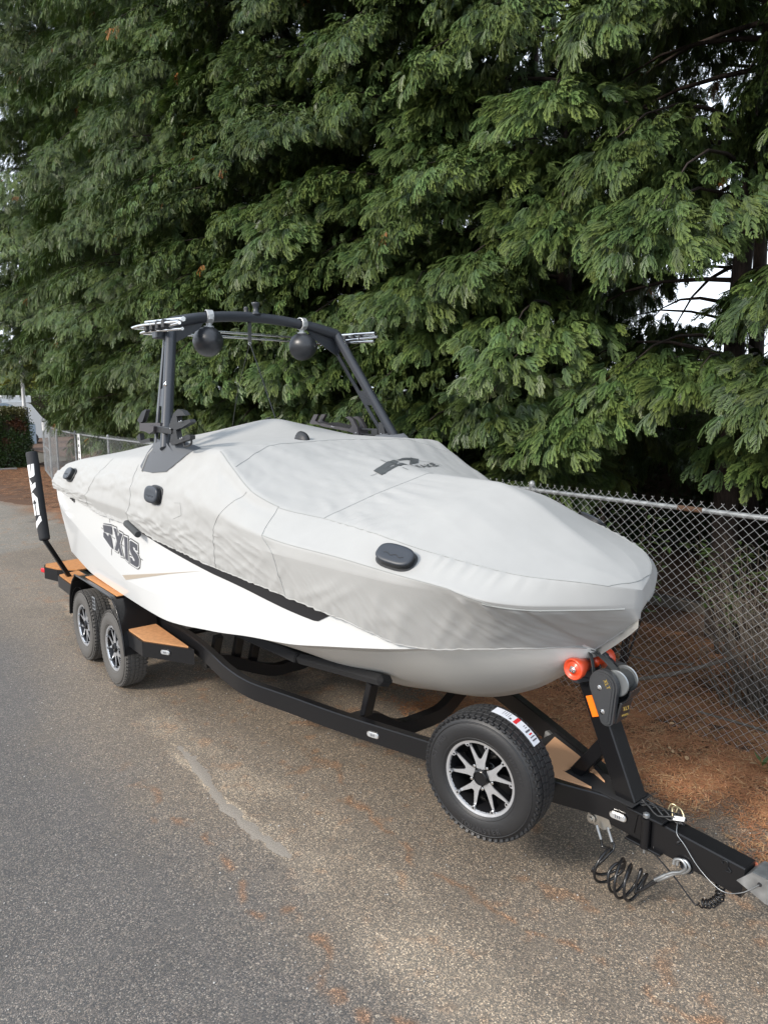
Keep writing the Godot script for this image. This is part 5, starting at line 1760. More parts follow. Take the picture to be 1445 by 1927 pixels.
	tube(rl, smooth_path([Vector3(1.591, 2.334, 1.12), Vector3(1.599, 2.300, 1.12), Vector3(1.706, 2.320, 1.12), Vector3(1.718, 2.355, 1.12)], 4), 0.008, 8)
	obj("handle", rl, M.plastic, r1)
	for b in [V(1.60, 2.475), V(1.63, 2.48), V(1.43, 2.42), V(1.60, 2.355), V(1.63, 2.362)]:
		var st := sm()
		lathe(st, [V(0.007, 0), V(0.007, 0.004), V(0, 0.005)], at(Vector3(b.x, b.y, 1.15)), 10, true)
		obj("bolt", st, M.chrome, r1)
	var r2 := sub("board_rack", t, Transform3D.IDENTITY)
	for z in [-1.035, -1.13]:
		var st := sm()
		prism(st, [V(-0.022, 2.390), V(0.066, 2.481), V(0.142, 2.482), V(0.082, 2.415), V(0.165, 2.385), V(0.231, 2.391), V(0.699, 2.349), V(0.744, 2.377), V(0.700, 2.437), V(0.626, 2.462), V(0.701, 2.470), V(0.759, 2.447), V(0.831, 2.362), V(0.874, 2.233), V(0.787, 2.238), V(0.758, 2.307), V(0.669, 2.322), V(0.214, 2.358), V(0.148, 2.375), V(0.012, 2.376)], at(Vector3(0, 0, z)), 0.03)
		obj("fork", st, M.rack, r2)
	var pd := sm()
	prism(pd, [V(0.231, 2.391), V(0.377, 2.403), V(0.518, 2.389), V(0.729, 2.363), V(0.699, 2.345), V(0.517, 2.357)], at(Vector3(0, 0, -1.10)), 0.095)
	obj("rubber_pad", pd, M.carpet, r2)
	var rr := sm()
	beam(rr, Vector3(0.83, 2.345, -1.06), Vector3(1.12, 2.345, -1.10), 0.02, 0.022)
	beam(rr, Vector3(0.83, 2.292, -1.06), Vector3(1.12, 2.292, -1.10), 0.02, 0.022)
	bx(rr, Vector3(1.02, 2.32, -1.08), Vector3(0.10, 0.07, 0.03), 0.006)
	prism(rr, [V(1.112, 2.420), V(1.173, 2.422), V(1.206, 2.323), V(1.152, 2.228), V(1.111, 2.227), V(1.105, 2.344)], at(Vector3(0, 0, -1.08)), 0.03)
	obj("bracket", rr, M.plastic, r2)
	for b in [V(0.40, 2.362), V(0.43, 2.358), V(0.81, 2.31), V(1.15, 2.31), V(1.15, 2.27)]:
		var st := sm()
		lathe(st, [V(0.007, 0), V(0.007, 0.004), V(0, 0.005)], at(Vector3(b.x, b.y, -1.004 if b.x < 1 else -1.05)), 10, true)
		obj("bolt", st, M.chrome, r2)

# ---------------------------------------------------------------- cover
var CG := []      # grid of points of the camera-side half, rows along x, columns from the centre to the hem
var CS := []      # strand coordinate of each column
const CX0 := -1.47
const CX1 := 4.57
const CN := 400

func cover_point(x: float, s: float, side := 1.0, off := 0.0) -> Vector3:
	var fi := clampf((x - CX0) / (CX1 - CX0), 0, 1) * CN
	var i := mini(int(fi), CN - 1)
	var j := 0
	while j < CS.size() - 2 and s > CS[j + 1]:
		j += 1
	var a := fi - i
	var b := clampf((s - CS[j]) / (CS[j + 1] - CS[j]), 0, 1)
	var p: Vector3 = (CG[i][j] as Vector3).lerp(CG[i][j + 1], b).lerp((CG[i + 1][j] as Vector3).lerp(CG[i + 1][j + 1], b), a)
	var n := ((CG[i][j + 1] - CG[i][j]) as Vector3).cross(CG[i + 1][j] - CG[i][j]).normalized()
	if n.dot(Vector3(0, 0.6, 1)) < 0:
		n = -n
	p += n * off
	return Vector3(p.x, p.y, p.z * side)

func cover_normal(x: float, s: float, side := 1.0) -> Vector3:
	return (cover_point(x, s, side, 1.0) - cover_point(x, s, side, 0.0)).normalized()

func cover_s(x: float, z: float) -> float:
	# strand coordinate at which the top of the cover stands above (x, z)
	var i := mini(int(clampf((x - CX0) / (CX1 - CX0), 0, 1) * CN), CN - 1)
	for j in CS.size() - 1:
		if CG[i][j].z <= absf(z) and CG[i][j + 1].z >= absf(z):
			return lerpf(CS[j], CS[j + 1], (absf(z) - CG[i][j].z) / maxf(CG[i][j + 1].z - CG[i][j].z, 1e-5))
	return 2.0

func seam(path: Array, parent: Node, r := 0.0022, sides := [1.0, -1.0]):
	# path: (x, s) points on the cover
	var st := sm()
	for sd in sides:
		var pts := []
		for k in path.size() - 1:
			var n := maxi(2, int(path[k].distance_to(path[k + 1]) / 0.03))
			for q in n:
				var p: Vector2 = path[k].lerp(path[k + 1], float(q) / n)
				pts.append(cover_point(p.x, p.y, sd, 0.001))
		pts.append(cover_point(path[-1].x, path[-1].y, sd, 0.001))
		tube(st, pts, r, 5, false)
	obj("seam", st, M.thread, parent)

func make_cover():
	var t := thing("boat_cover", "light grey fabric cover with seams, vents and printed logo stretched over the boat", "boat cover", Vector3.ZERO)
	var f := FastNoiseLite.new()
	f.frequency = 1.0
	f.fractal_octaves = 3
	f.seed = 31
	var g := FastNoiseLite.new()
	g.frequency = 1.0
	g.fractal_octaves = 1
	g.seed = 77
	var per := [16, 14, 14, 8, 18]
	CS = []
	for k in 5:
		for q in per[k]:
			CS.append(k + float(q) / per[k])
	CS.append(5.0)
	var cols := CS.size()
	var base := []
	for i in CN + 1:
		var x := lerpf(CX0, CX1, float(i) / CN)
		var s := []
		for k in 6:
			s.append(Vector3(x, pchip(COVER[k], 2, x), pchip(COVER[k], 1, x)))
		var row := PackedVector3Array()
		for c in CS:
			var k := mini(int(c), 4)
			row.append((s[k] as Vector3).lerp(s[k + 1], c - k))
		for it in (3 if x < 2.4 else 1):
			var nr := row.duplicate()
			for j in range(1, cols - 1):
				nr[j] = row[j] * 0.5 + (row[j - 1] + row[j + 1]) * 0.25
			nr[0].y = row[0].y * 0.5 + row[1].y * 0.5
			row = nr
		base.append(row)
	CG = []
	for i in CN + 1:
		var x := lerpf(CX0, CX1, float(i) / CN)
		var row := PackedVector3Array()
		for j in cols:
			var s: float = CS[j]
			var p: Vector3 = base[i][j]
			var a: Vector3 = base[mini(i + 1, CN)][j] - base[maxi(i - 1, 0)][j]
			var b: Vector3 = base[i][mini(j + 1, cols - 1)] - base[i][maxi(j - 1, 0)]
			var n := b.cross(a).normalized()
			if n.dot(Vector3(0, 0.5, 1) if s < 4.0 else Vector3(0.4, -0.3, 1)) < 0:
				n = -n
			var d := 0.0015 * f.get_noise_3d(x * 1.4, p.y * 2.0, p.z * 2.0)
			# gathers along the elastic hem
			var seg := clampf((base[i][cols - 19].y - base[i][cols - 1].y) / 0.20, 0.12, 1.0)
			var hem := smoothstep(4.70, 5.0, s) * seg
			d += hem * (0.0045 * sin(x * 92.0 + 5.0 * g.get_noise_1d(x * 6.0)) + 0.004 * g.get_noise_1d(x * 24.0)) * smoothstep(4.3, 3.6, x)
			# soft upright folds in the skirt
			var skirt := smoothstep(4.0, 4.5, s) * (1.0 - 0.4 * hem) * seg
			d += skirt * (0.0035 + 0.0055 * smoothstep(2.2, 3.2, x)) * pow(1.0 - absf(g.get_noise_2d(x * (2.2 if x < 2.6 else 4.0) + (s - 4.0) * 1.1, s * 0.5)), 4.0) * smoothstep(4.4, 4.0, x)
			d += skirt * 0.005 * pow(1.0 - absf(g.get_noise_2d(x * 13.0 - (s - 4.0) * 2.0, s * 0.7 + 7.0)), 4.0) * smoothstep(2.4, 3.0, x)
			# loose drape between tower and stern
			var loose := smoothstep(2.9, 1.6, x) * smoothstep(1.9, 2.6, s)
			d += loose * 0.011 * (pow(1.0 - absf(g.get_noise_2d(x * 1.5 + s * 0.9 + 0.4 * f.get_noise_2d(x * 1.3, s * 1.3), s * 0.8 - x * 0.5)), 4.0) + 0.5 * pow(1.0 - absf(g.get_noise_2d(x * 2.6 - s * 1.6, s * 1.2 + x * 0.5 + 20.0)), 5.0))
			var stern := smoothstep(0.65, 0.2, x) * smoothstep(3.5, 4.2, s)
			d += stern * 0.004 * seg * sin(x * 44.0 + 6.0 * g.get_noise_1d(x * 3.0) - s * 2.0) * smoothstep(-0.8, -0.2, x)
			d -= 0.03 * smoothstep(0.9, 0.5, x) * smoothstep(-0.6, 0.2, x) * smoothstep(3.2, 3.9, s) * smoothstep(5.0, 4.6, s)
			var cross := smoothstep(1.6, 1.0, absf(x - 1.5)) * smoothstep(3.2, 4.0, s) * (1.0 - hem)
			d += cross * 0.007 * seg * pow(1.0 - absf(g.get_noise_2d(x * 1.9 - s * 1.3, s * 0.6 + x * 0.6 + 40.0)), 4.0)
			# pleats in the bow band
			var band := smoothstep(3.72, 3.85, x) * smoothstep(4.42, 4.3, x) * smoothstep(1.98, 2.05, s) * smoothstep(2.85, 2.1, s)
			d += band * 0.012 * pow(absf(sin(x * 38.0 + 3.0 * g.get_noise_1d(x * 7.0))), 3.0)
			var under := smoothstep(3.9, 4.05, x) * smoothstep(4.5, 4.4, x) * smoothstep(3.98, 4.05, s) * smoothstep(4.55, 4.1, s)
			d += under * 0.011 * pow(absf(sin(x * 30.0 + 2.0 * g.get_noise_1d(x * 9.0))), 3.0)
			# tension folds running from the cross seam at the foot of the windscreen
			var dx := x - 2.97
			var rad := exp(-absf(dx) / (0.34 if dx > 0 else 0.22)) * smoothstep(2.1, 1.7, s)
			d += rad * smoothstep(0.0, 0.06, absf(dx)) * 0.015 * pow(absf(sin(p.z * 27.0 * (1.0 - 0.45 * dx) + 4.0 * g.get_noise_1d(p.z * 4.0))), 2.5) * (0.3 + absf(g.get_noise_1d(p.z * 9.0 + 3.0)) * 1.6)
			var seamside := smoothstep(3.0, 3.2, x) * smoothstep(3.75, 3.4, x) * smoothstep(1.4, 1.98, s) * smoothstep(2.02, 1.98, s)
			d += seamside * 0.012 * pow(absf(sin(x * 34.0 + 2.0 * g.get_noise_1d(x * 5.0) + s * 5.0)), 2.0)
			# windscreen slope: long soft folds
			var screen := smoothstep(1.75, 2.0, x) * smoothstep(2.95, 2.5, x) * smoothstep(2.1, 1.8, s)
			d += screen * 0.009 * pow(1.0 - absf(g.get_noise_2d(x * 0.9 + p.z * 0.5, p.z * 4.2 + x * 1.6)), 4.0)
			# upright ridge on the corner of the windscreen
			var rg := exp(-pow((s - 2.0) / 0.10, 2.0)) * smoothstep(1.85, 2.0, x) * smoothstep(2.8, 2.5, x)
			d += rg * 0.012 + exp(-pow((s - 2.25) / 0.15, 2.0)) * smoothstep(1.9, 2.1, x) * smoothstep(2.8, 2.4, x) * -0.012
			# puckers where the side seams are sewn
			for sx in [2.83 - 0.10 * smoothstep(4.0, 2.6, s), 2.13 + 0.09 * (5.0 - s)]:
				d += 0.0035 * sin(s * 55.0 + sx * 9.0) * exp(-pow((x - sx) / 0.035, 2.0)) * smoothstep(2.2, 2.8, s)
			if j == 0:
				d = 0.0
			if s > 3.6:
				d = maxf(d, -0.005)
			var tipfade := smoothstep(4.56, 4.45, x)
			var q := p + n * d * tipfade
			row.append(q)
		CG.append(row)
	var st := sm()
	st.set_smooth_group(0)
	for sd in [1.0, -1.0]:
		var fl := Vector3(1, 1, sd)
		for i in CN:
			for j in cols - 1:
				st.set_smooth_group(1 if CS[j] >= 3.999 and i > CN * 0.601 else 0)
				quad(st, CG[i][j] * fl, CG[i][j + 1] * fl, CG[i + 1][j + 1] * fl, CG[i + 1][j] * fl, Vector3(0, 0.5, sd) if CS[j] < 3.999 else Vector3(0.45, -0.35, sd))
	obj("cover_cloth", st, M.fabric, t)
	var ec := sm()
	var rim := [Vector3(CX0, 1.6, 0)]
	for sd in [1.0, -1.0]:
		for j in cols - 1:
			var fl := Vector3(1, 1, sd)
			tri(ec, Vector3(CX0 - 0.004, 1.73, 0), CG[0][j] * fl, CG[0][j + 1] * fl, Vector3(-1, 0, 0))
	obj("stern_flap", ec, M.fabric, t)
	# rolled hem
	var hm := sm()
	for sd in [1.0, -1.0]:
		var pts := []
		for i in range(0, int(CN * 0.99), 2):
			pts.append(CG[i][cols - 1] * Vector3(1, 1, sd))
		tube(hm, pts, 0.0045, 6, false)
	obj("hem_cord", hm, M.fabric, t)
	# seams
	seam([V(2.97, 0.0), V(2.97, 1.0), V(2.985, 2.0)], t)
	seam([V(2.985, 2.0), V(3.4, 2.0), V(3.75, 2.0), V(4.2, 2.0), V(4.42, 2.0), V(4.50, 2.0), V(4.53, 1.0), V(4.535, 0.0)], t)
	seam([V(2.73, 3.0), V(3.35, 3.0), V(4.0, 3.02), V(4.16, 3.4), V(4.2, 3.95)], t)
	seam([V(4.16, 3.96), V(4.29, 4.0), V(4.42, 4.0), V(4.54, 4.0)], t, 0.005)
	seam([V(2.985, 2.0), V(2.66, 2.05), V(2.70, 2.7), V(2.80, 3.7), V(2.83, 4.0), V(2.87, 5.0)], t)
	seam([V(2.38, 2.1), V(2.28, 2.9), V(2.19, 3.6), V(2.16, 4.2), V(2.13, 5.0)], t, 0.0018)
	seam([V(0.74, 2.3), V(0.78, 3.0), V(0.80, 3.7), V(0.72, 4.3), V(0.72, 5.0)], t)
	seam([V(-0.05, 2.05), V(-0.18, 3.0), V(-0.33, 4.0), V(-0.36, 4.95)], t, 0.0018)
	seam([V(1.9, 0.0), V(2.0, 1.2), V(2.15, 1.95)], t, 0.0018)
	seam([V(1.95, 2.0), V(2.38, 2.02), V(2.66, 2.03)], t, 0.003)
	# printed logo on the windscreen slope
	var print_at := func(x, z):
		return cover_point(x, cover_s(x, z), 1.0 if z >= 0 else -1.0, 0.004)
	for poly in [[V(2.642, 0.219), V(2.530, -0.062), V(2.570, -0.069), V(2.645, 0.017), V(2.648, 0.059), V(2.669, 0.133)],
		[V(2.642, 0.219), V(2.669, 0.133), V(2.666, 0.058), V(2.645, 0.017), V(2.609, -0.068), V(2.650, -0.092), V(2.741, 0.226)],
		[V(2.504, -0.089), V(2.424, -0.219), V(2.395, -0.33), V(2.374, -0.35), V(2.387, -0.423), V(2.499, -0.321), V(2.619, -0.128), V(2.463, -0.27), V(2.478, -0.179)],
		[V(2.697, 0.288), V(2.692, 0.231), V(2.696, 0.231), V(2.701, 0.288)], [V(2.507, 0.053), V(2.588, 0.052), V(2.588, 0.047), V(2.507, 0.048)], [V(2.735, 0.041), V(2.799, 0.045), V(2.799, 0.040), V(2.735, 0.036)],
		[V(2.434, -0.382), V(2.463, -0.478), V(2.502, -0.560), V(2.508, -0.560), V(2.469, -0.478), V(2.440, -0.382)]]:
		var ls := sm()
		wrap_print(ls, poly, print_at, 4)
		obj("printed_logo", ls, M.print, t)
	var strokes := [[V(0.0, 0.0), V(0.25, 1.0), V(0.45, 0.25), V(0.65, 1.0), V(0.9, 0.0)], [V(1.1, 1.0), V(1.5, 0.0), V(1.9, 1.0)], [V(1.28, 0.62), V(1.72, 0.62)], [V(2.15, 0.0), V(2.15, 1.0)], [V(2.75, 0.0), V(2.18, 0.55), V(2.80, 1.0)], [V(3.65, 0.0), V(3.05, 0.0), V(3.05, 1.0), V(3.65, 1.0)], [V(3.05, 0.5), V(3.5, 0.5)]]
	for sk in strokes:
		for k in sk.size() - 1:
			var o0 := V(2.630, -0.135)
			var ux := V(-0.042, -0.098)
			var uy := V(0.050, -0.012)
			var a: Vector2 = o0 + ux * sk[k].x + uy * sk[k].y
			var b: Vector2 = o0 + ux * sk[k + 1].x + uy * sk[k + 1].y
			var nn := (b - a).orthogonal().normalized() * 0.0065
			var e := (b - a).normalized() * 0.004
			var ls := sm()
			wrap_print(ls, [a - e + nn, b + e + nn, b + e - nn, a - e - nn], print_at, 3)
			obj("printed_letter", ls, M.print, t)
	# vent caps
	for v in [[-0.90, 3.0, 1.0, 0.0], [1.30, 3.15, 1.0, 0.0], [3.65, 2.52, 1.0, 0.0], [3.65, 2.52, -1.0, 0.0], [1.30, 3.15, -1.0, 0.0], [-0.90, 3.0, -1.0, 0.0]]:
		vent_cap(t, v[0], v[1], v[2])
	# small black hood vent
	var hv := sub("hood_vent", t, Transform3D(Basis(Vector3.UP, -0.15), cover_point(1.80, 0.40, 1.0) + Vector3(0, -0.012, 0)))
	var hs := sm()
	for i in 10:
		for j in 8:
			var q := []
			for o in [[0, 0], [1, 0], [1, 1], [0, 1]]:
				var a: float = PI * (i + o[0]) / 10.0
				var b: float = (PI / 2) * (j + o[1]) / 8.0
				q.append(Vector3(-0.05 + 0.12 * sin(b), 0.075 * sin(a) * cos(b), 0.055 * cos(a) * cos(b)))
			quad(hs, q[0], q[1], q[2], q[3], q[0] + q[2] + Vector3(0.1, 0, 0))
	obj("hood_shell", hs, M.plastic, hv)
	for k in 4:
		var sl := sm()
		bx(sl, Vector3(-0.052, 0.012 + 0.015 * k, 0), Vector3(0.008, 0.005, 0.10 - 0.018 * k), 0.001)
		obj("slat", sl, M.satin, hv)
	# grey boot round the foot of each tower post
	for sd in [1.0, -1.0]:
		var bt := sm()
		bt.set_smooth_group(0)
		var post0 := Vector3(1.31, 2.20, 1.15)
		var pd := (Vector3(0.75, 3.255, 0.82) - post0)
		var rim2 := [V(1.62, 1.90), V(1.55, 2.10), V(1.46, 2.30), V(1.34, 2.52), V(1.10, 2.56), V(0.88, 2.52), V(0.80, 2.36), V(0.88, 2.08), V(0.98, 1.88), V(1.2, 1.80), V(1.45, 1.84)]
		var nn := rim2.size()
		var ring := []
		for k in nn:
			var p := cover_point(rim2[k].x, rim2[k].y, 1.0, 0.006)
			var c := post0 + pd * (0.09 + 0.02 * sin(k * 2.3)) + Vector3(-0.06, 0, 0)
			var dirp := Vector3(p.x - c.x, 0, p.z - c.z).normalized()
			var inner := c + Vector3(dirp.x * 0.125, 0.0, dirp.z * 0.065)
			var mid := (p * 0.5 + inner * 0.5) + Vector3(0, 0.035 + 0.02 * sin(k * 1.9), 0)
			ring.append([p, mid, inner, inner.lerp(c, 0.5) + Vector3(0, 0.012, 0)])
		for k in nn:
			for q in 3:
				quad(bt, ring[k][q] * Vector3(1, 1, sd), ring[(k + 1) % nn][q] * Vector3(1, 1, sd), ring[(k + 1) % nn][q + 1] * Vector3(1, 1, sd), ring[k][q + 1] * Vector3(1, 1, sd), Vector3(0, 1, 0.5 * sd))
		obj("tower_boot", bt, M.boot, t)
		var zp := sm()
		tube(zp, [ring[5][0] * Vector3(1, 1, sd), ring[5][1] * Vector3(1, 1, sd) , ring[5][2] * Vector3(1, 1, sd)], 0.008, 6)
		obj("boot_zip", zp, M.fabric, t)
		# rolled black sleeve on the hem
		var rs := sm()
		var ra := Vector3(0.70, 1.640, 1.262 * sd)
		var rb := Vector3(1.00, 1.585, 1.275 * sd)
		tube(rs, [ra, ra.lerp(rb, 0.08), ra.lerp(rb, 0.5), ra.lerp(rb, 0.93), rb], [0.020, 0.030, 0.027, 0.028, 0.025], 14)
		obj("hem_sleeve", rs, M.strap, t)
		# double stitched pocket outline
		seam([V(1.62, 3.25), V(1.72, 3.2), V(1.74, 3.6), V(1.62, 3.8)], t, 0.0014, [sd])
	# webbing from the tower bar that holds the peak up
	var hang := sm()
	ribbon(hang, [Vector3(0.645, 3.325, 0.05), Vector3(0.643, 3.24, 0.05), Vector3(0.642, 3.13, 0.05)], Vector3(0.63, 0, -0.776), 0.034)
	obj("hanging_strap", hang, M.strap, t)
	var cord := sm()
	tube(cord, [Vector3(0.642, 3.135, 0.05), Vector3(0.80, 2.82, 0.025), Vector3(0.968, 2.478, 0.0)], 0.0055, 6)
	tube(cord, [Vector3(0.642, 3.135, 0.05), Vector3(0.3, 2.75, 0.0), Vector3(0.05, 2.36, -0.05)], 0.003, 6)
	obj("hanging_cord", cord, M.strap, t)
	var hk := sm()
	lathe(hk, [V(0.012, -0.004), V(0.016, 0), V(0.012, 0.004), V(0.008, 0)], Transform3D(Basis(Vector3.UP, 0.9), Vector3(0.642, 3.13, 0.05)), 14)
	obj("hook_ring", hk, M.zinc, t)
	for p in [V(0.05, 0.05), V(0.90, 0.05)]:
		var pb := sm()
		bx(pb, cover_point(p.x, p.y, 1.0, 0.008), Vector3(0.05, 0.012, 0.03), 0.004, Vector3(0, 0.4, 0.2))
		obj("strap_patch", pb, M.strap, t)

func vent_cap(t: Node, x: float, s: float, side: float):
	var p := cover_point(x, s, side)
	var n := Vector3.ZERO
	for k in [[-0.05, -0.12], [0.05, -0.12], [0.05, 0.12], [-0.05, 0.12], [0, 0]]:
		n += cover_normal(x + k[0], s + k[1], side)
	n = n.normalized()
	var ax := (cover_point(x + 0.08, s, side) - cover_point(x - 0.08, s, side)).normalized()
	ax = (ax - n * ax.dot(n)).normalized()
	var o := sub("vent_cap", t, Transform3D(Basis(ax, n.cross(ax), n), p - n * 0.004))
	var oval := func(a: float, b: float, y: float) -> PackedVector3Array:
		var r := PackedVector3Array()
		for k in 40:
			var th := TAU * k / 40
			var c := cos(th)
			var sn := sin(th)
			r.append(Vector3(signf(c) * pow(absf(c), 0.72) * a, signf(sn) * pow(absf(sn), 0.72) * b, y))
		return r
	var layers := [["base", [[0.118, 0.072, 0.0], [0.120, 0.074, 0.006], [0.114, 0.068, 0.012], [0.10, 0.055, 0.013]], M.plastic],
		["louvre", [[0.100, 0.055, 0.010], [0.102, 0.057, 0.018], [0.108, 0.063, 0.019], [0.108, 0.063, 0.024], [0.102, 0.057, 0.025], [0.102, 0.057, 0.031], [0.109, 0.064, 0.032], [0.109, 0.064, 0.037], [0.10, 0.056, 0.038]], M.plastic],
		["cap", [[0.106, 0.060, 0.038], [0.110, 0.064, 0.041], [0.110, 0.064, 0.047], [0.106, 0.060, 0.052], [0.094, 0.048, 0.055], [0.074, 0.026, 0.0535], [0.0, 0.0, 0.053]], M.vent]]
	for l in layers:
		var st := sm()
		var rings := []
		for q in l[1]:
			rings.append(oval.call(q[0], q[1], q[2]))
		for i in rings.size() - 1:
			st.set_smooth_group(i if l[0] != "cap" else 0)
			for k in 40:
				var k2 := (k + 1) % 40
				var mid: Vector3 = (rings[i][k] + rings[i + 1][k2]) * 0.5
				var out := Vector3(mid.x * 0.5, mid.y, 0) + Vector3(0, 0, 0.06 if rings[i + 1][k].length() < rings[i][k].length() - 0.005 else 0.004)
				if i == rings.size() - 2 and l[0] == "cap":
					tri(st, rings[i][k], rings[i][k2], rings[i + 1][0], Vector3(0, 0, 1))
				else:
					quad(st, rings[i][k], rings[i][k2], rings[i + 1][k2], rings[i + 1][k], out)
		obj(l[0], st, l[2], o)
	var wv := sm()
	var pts := []
	for k in 13:
		pts.append(Vector3(-0.06 + 0.01 * k, -0.012 + 0.006 * sin(k * 1.1), 0.0548))
	tube(wv, pts, 0.0016, 5)
	obj("embossed_line", wv, M.plastic, o)

# ---------------------------------------------------------------- litter and undergrowth
func sliver_clump(sd: int, count: int, spread: float, len: float, wid: float) -> ArrayMesh:
	var r := RandomNumberGenerator.new()
	r.seed = sd
	var st := sm()
	for i in count:
		var a := r.randf() * TAU
		var p := Vector3(r.randf_range(-1, 1) * spread, 0.002 + r.randf() * 0.008, r.randf_range(-1, 1) * spread)
		var d := Vector3(cos(a), r.randf_range(-0.1, 0.25), sin(a)) * len * r.randf_range(0.5, 1.2)
		var sd2 := Vector3(-sin(a), 0, cos(a)) * wid
		var bend := Vector3(-sin(a), 0.3, cos(a)) * len * r.randf_range(-0.15, 0.15)
		var c := r.randf_range(0.65, 1.25)
		st.set_color(Color(c, c * r.randf_range(0.88, 1.05), c))
		var m := p + d * 0.5 + bend
		tri(st, p - sd2, p + sd2, m + sd2, Vector3.UP)
		tri(st, p - sd2, m + sd2, m - sd2, Vector3.UP)
		tri(st, m - sd2, m + sd2, p + d, Vector3.UP)
	return to_mesh(st)

func make_litter():
	var clump := sliver_clump(2, 15, 0.06, 0.050, 0.0019)
	var f := FastNoiseLite.new()
	f.frequency = 0.9
	f.fractal_octaves = 4
	f.seed = 12
	var xf := []
	var cs := []
	var drop := func(n: int, x0: float, x1: float, z0: float, z1: float, keep: Callable):
		for i in n:
			var x := rng.randf_range(x0, x1)
			var z := rng.randf_range(z0, z1)
			if rng.randf() > keep.call(x, z):
				continue
			var y: float = 0.002 if z > -1.5 else 0.002 + 0.035 * clampf((-1.5 - z) / 0.5, 0, 1)
			if x < -11 and z < -0.3:
				y += 0.06 * clampf((-0.3 - z), 0, 1)
			xf.append(Transform3D(Basis(Vector3.UP, rng.randf() * TAU).scaled(Vector3.ONE * rng.randf_range(0.7, 1.4)), Vector3(x, y, z)))
			var c := rng.randf_range(0.7, 1.2)
			cs.append(Color(0.44 * c, 0.205 * c, 0.09 * c) if rng.randf() < 0.8 else Color(0.55 * c, 0.34 * c, 0.17 * c))
	drop.call(34000, 0.8, 6.5, -4.2, -0.5, func(x, z): return clampf(smoothstep(-0.5, -1.5, z + f.get_noise_2d(x, z) * 0.9) * (0.55 + 0.9 * f.get_noise_2d(x * 2.0, z * 2.0 + 9.0)), 0, 1))
	drop.call(26000, -24.0, 0.8, -4.0, -0.4, func(x, z): return clampf(smoothstep(-0.8, -1.8, z + f.get_noise_2d(x, z) * 0.8), 0, 1) * 0.7)
	var nd := scatter("needle_litter", clump, M.litter, xf, cs, null)
	nd.set_meta("kind", "stuff")
	# loose stones on the asphalt
	var peb := sm()
	lathe(peb, [V(0, -0.5), V(0.35, -0.35), V(0.5, 0), V(0.36, 0.3), V(0, 0.45)], Transform3D(Basis(Vector3.RIGHT, Vector3.FORWARD, Vector3.UP), Vector3.ZERO), 7)
	var px := []
	var pc := []
	for i in 1500:
		var p := Vector3(rng.randf_range(-1.0, 5.6), 0.002, rng.randf_range(-1.6, 3.0))
		px.append(Transform3D(Basis.from_euler(Vector3(rng.randf(), rng.randf() * 6, rng.randf())).scaled(Vector3(1, 0.7, 1) * rng.randf_range(0.003, 0.011)), p))
		var c := rng.randf_range(0.12, 0.5)
		pc.append(Color(c, c * 0.96, c * 0.9))
	var pe := scatter("loose_gravel", to_mesh(peb), M.litter, px, pc, null)
	pe.set_meta("kind", "stuff")
	# pale dry leaves by the fence foot
	var leaf := sm()
	for i in 6:
		var u0 := i / 6.0
		var u1 := (i + 1) / 6.0
		var w0 := 0.32 * sin(PI * pow(u0, 0.8))
		var w1 := 0.32 * sin(PI * pow(u1, 0.8))
		for s in [-1.0, 1.0]:
			quad(leaf, Vector3(u0 - 0.5, 0.12 * u0 * u0, 0), Vector3(u1 - 0.5, 0.12 * u1 * u1, 0), Vector3(u1 - 0.5, 0.12 * u1 * u1 + 0.12 * w1 * 2, s * w1), Vector3(u0 - 0.5, 0.12 * u0 * u0 + 0.12 * w0 * 2, s * w0), Vector3.UP)
	var lm := to_mesh(leaf)
	var spots := [[3.93, -1.60], [3.97, -1.57], [4.0, -1.62], [4.02, -1.56], [4.05, -1.60], [4.09, -1.55], [3.60, -1.62], [3.56, -1.55], [4.45, -1.80], [3.3, -1.75], [3.75, -1.95], [4.6, -2.3], [3.1, -2.2], [4.2, -2.2], [3.5, -1.35]]
	for k in spots.size():
		var o := put("dry_leaf", lm, M.leaf_dry, self)
		o.transform = Transform3D(Basis.from_euler(Vector3(rng.randf_range(-0.4, 0.4), rng.randf() * 6.0, rng.randf_range(-0.4, 0.4))).scaled(Vector3.ONE * rng.randf_range(0.03, 0.055)), Vector3(spots[k][0], 0.035 if spots[k][1] > -1.7 else 0.06, spots[k][1]))
		tag(o, "pale curled dry leaf lying on the needles by the fence foot", "leaf", "dry leaves by the fence foot")
	# dead brush behind the mesh
	var br := thing("dead_brush", "tangle of bare grey twigs leaning behind the fence, on the tongue side", "brush", Vector3(4.15, 0.02, -2.9))
	var bs := sm()
	for k in 260:
		var a := rng.randf() * TAU
		var h := rng.randf_range(0.3, 1.35)
		var lean := rng.randf_range(0.1, 0.9)
		var b0 := Vector3(rng.randfn() * 0.16, 0, rng.randfn() * 0.14)
		var d := Vector3(cos(a) * lean, h, sin(a) * lean * 0.7)
		var mid := b0 + d * 0.5 + Vector3(rng.randfn(), rng.randfn(), rng.randfn()) * 0.08
		tube(bs, [b0, mid, b0 + d], [0.007 if k % 6 else 0.014, 0.004, 0.0012], 4, false)
		for q in 2:
			var p0 := mid.lerp(b0 + d, rng.randf())
			tube(bs, [p0, p0 + Vector3(rng.randfn(), rng.randfn() * 0.7, rng.randfn()) * 0.16], [0.0028, 0.001], 3, false)
	obj("twigs", bs, M.twig, br)
	var st2 := sm()
	tube(st2, [Vector3(0.1, -0.03, -0.1), Vector3(0.08, 0.16, -0.12), Vector3(0.14, 0.30, -0.2)], [0.09, 0.075, 0.05], 9)
	obj("stump", st2, M.bark, br)
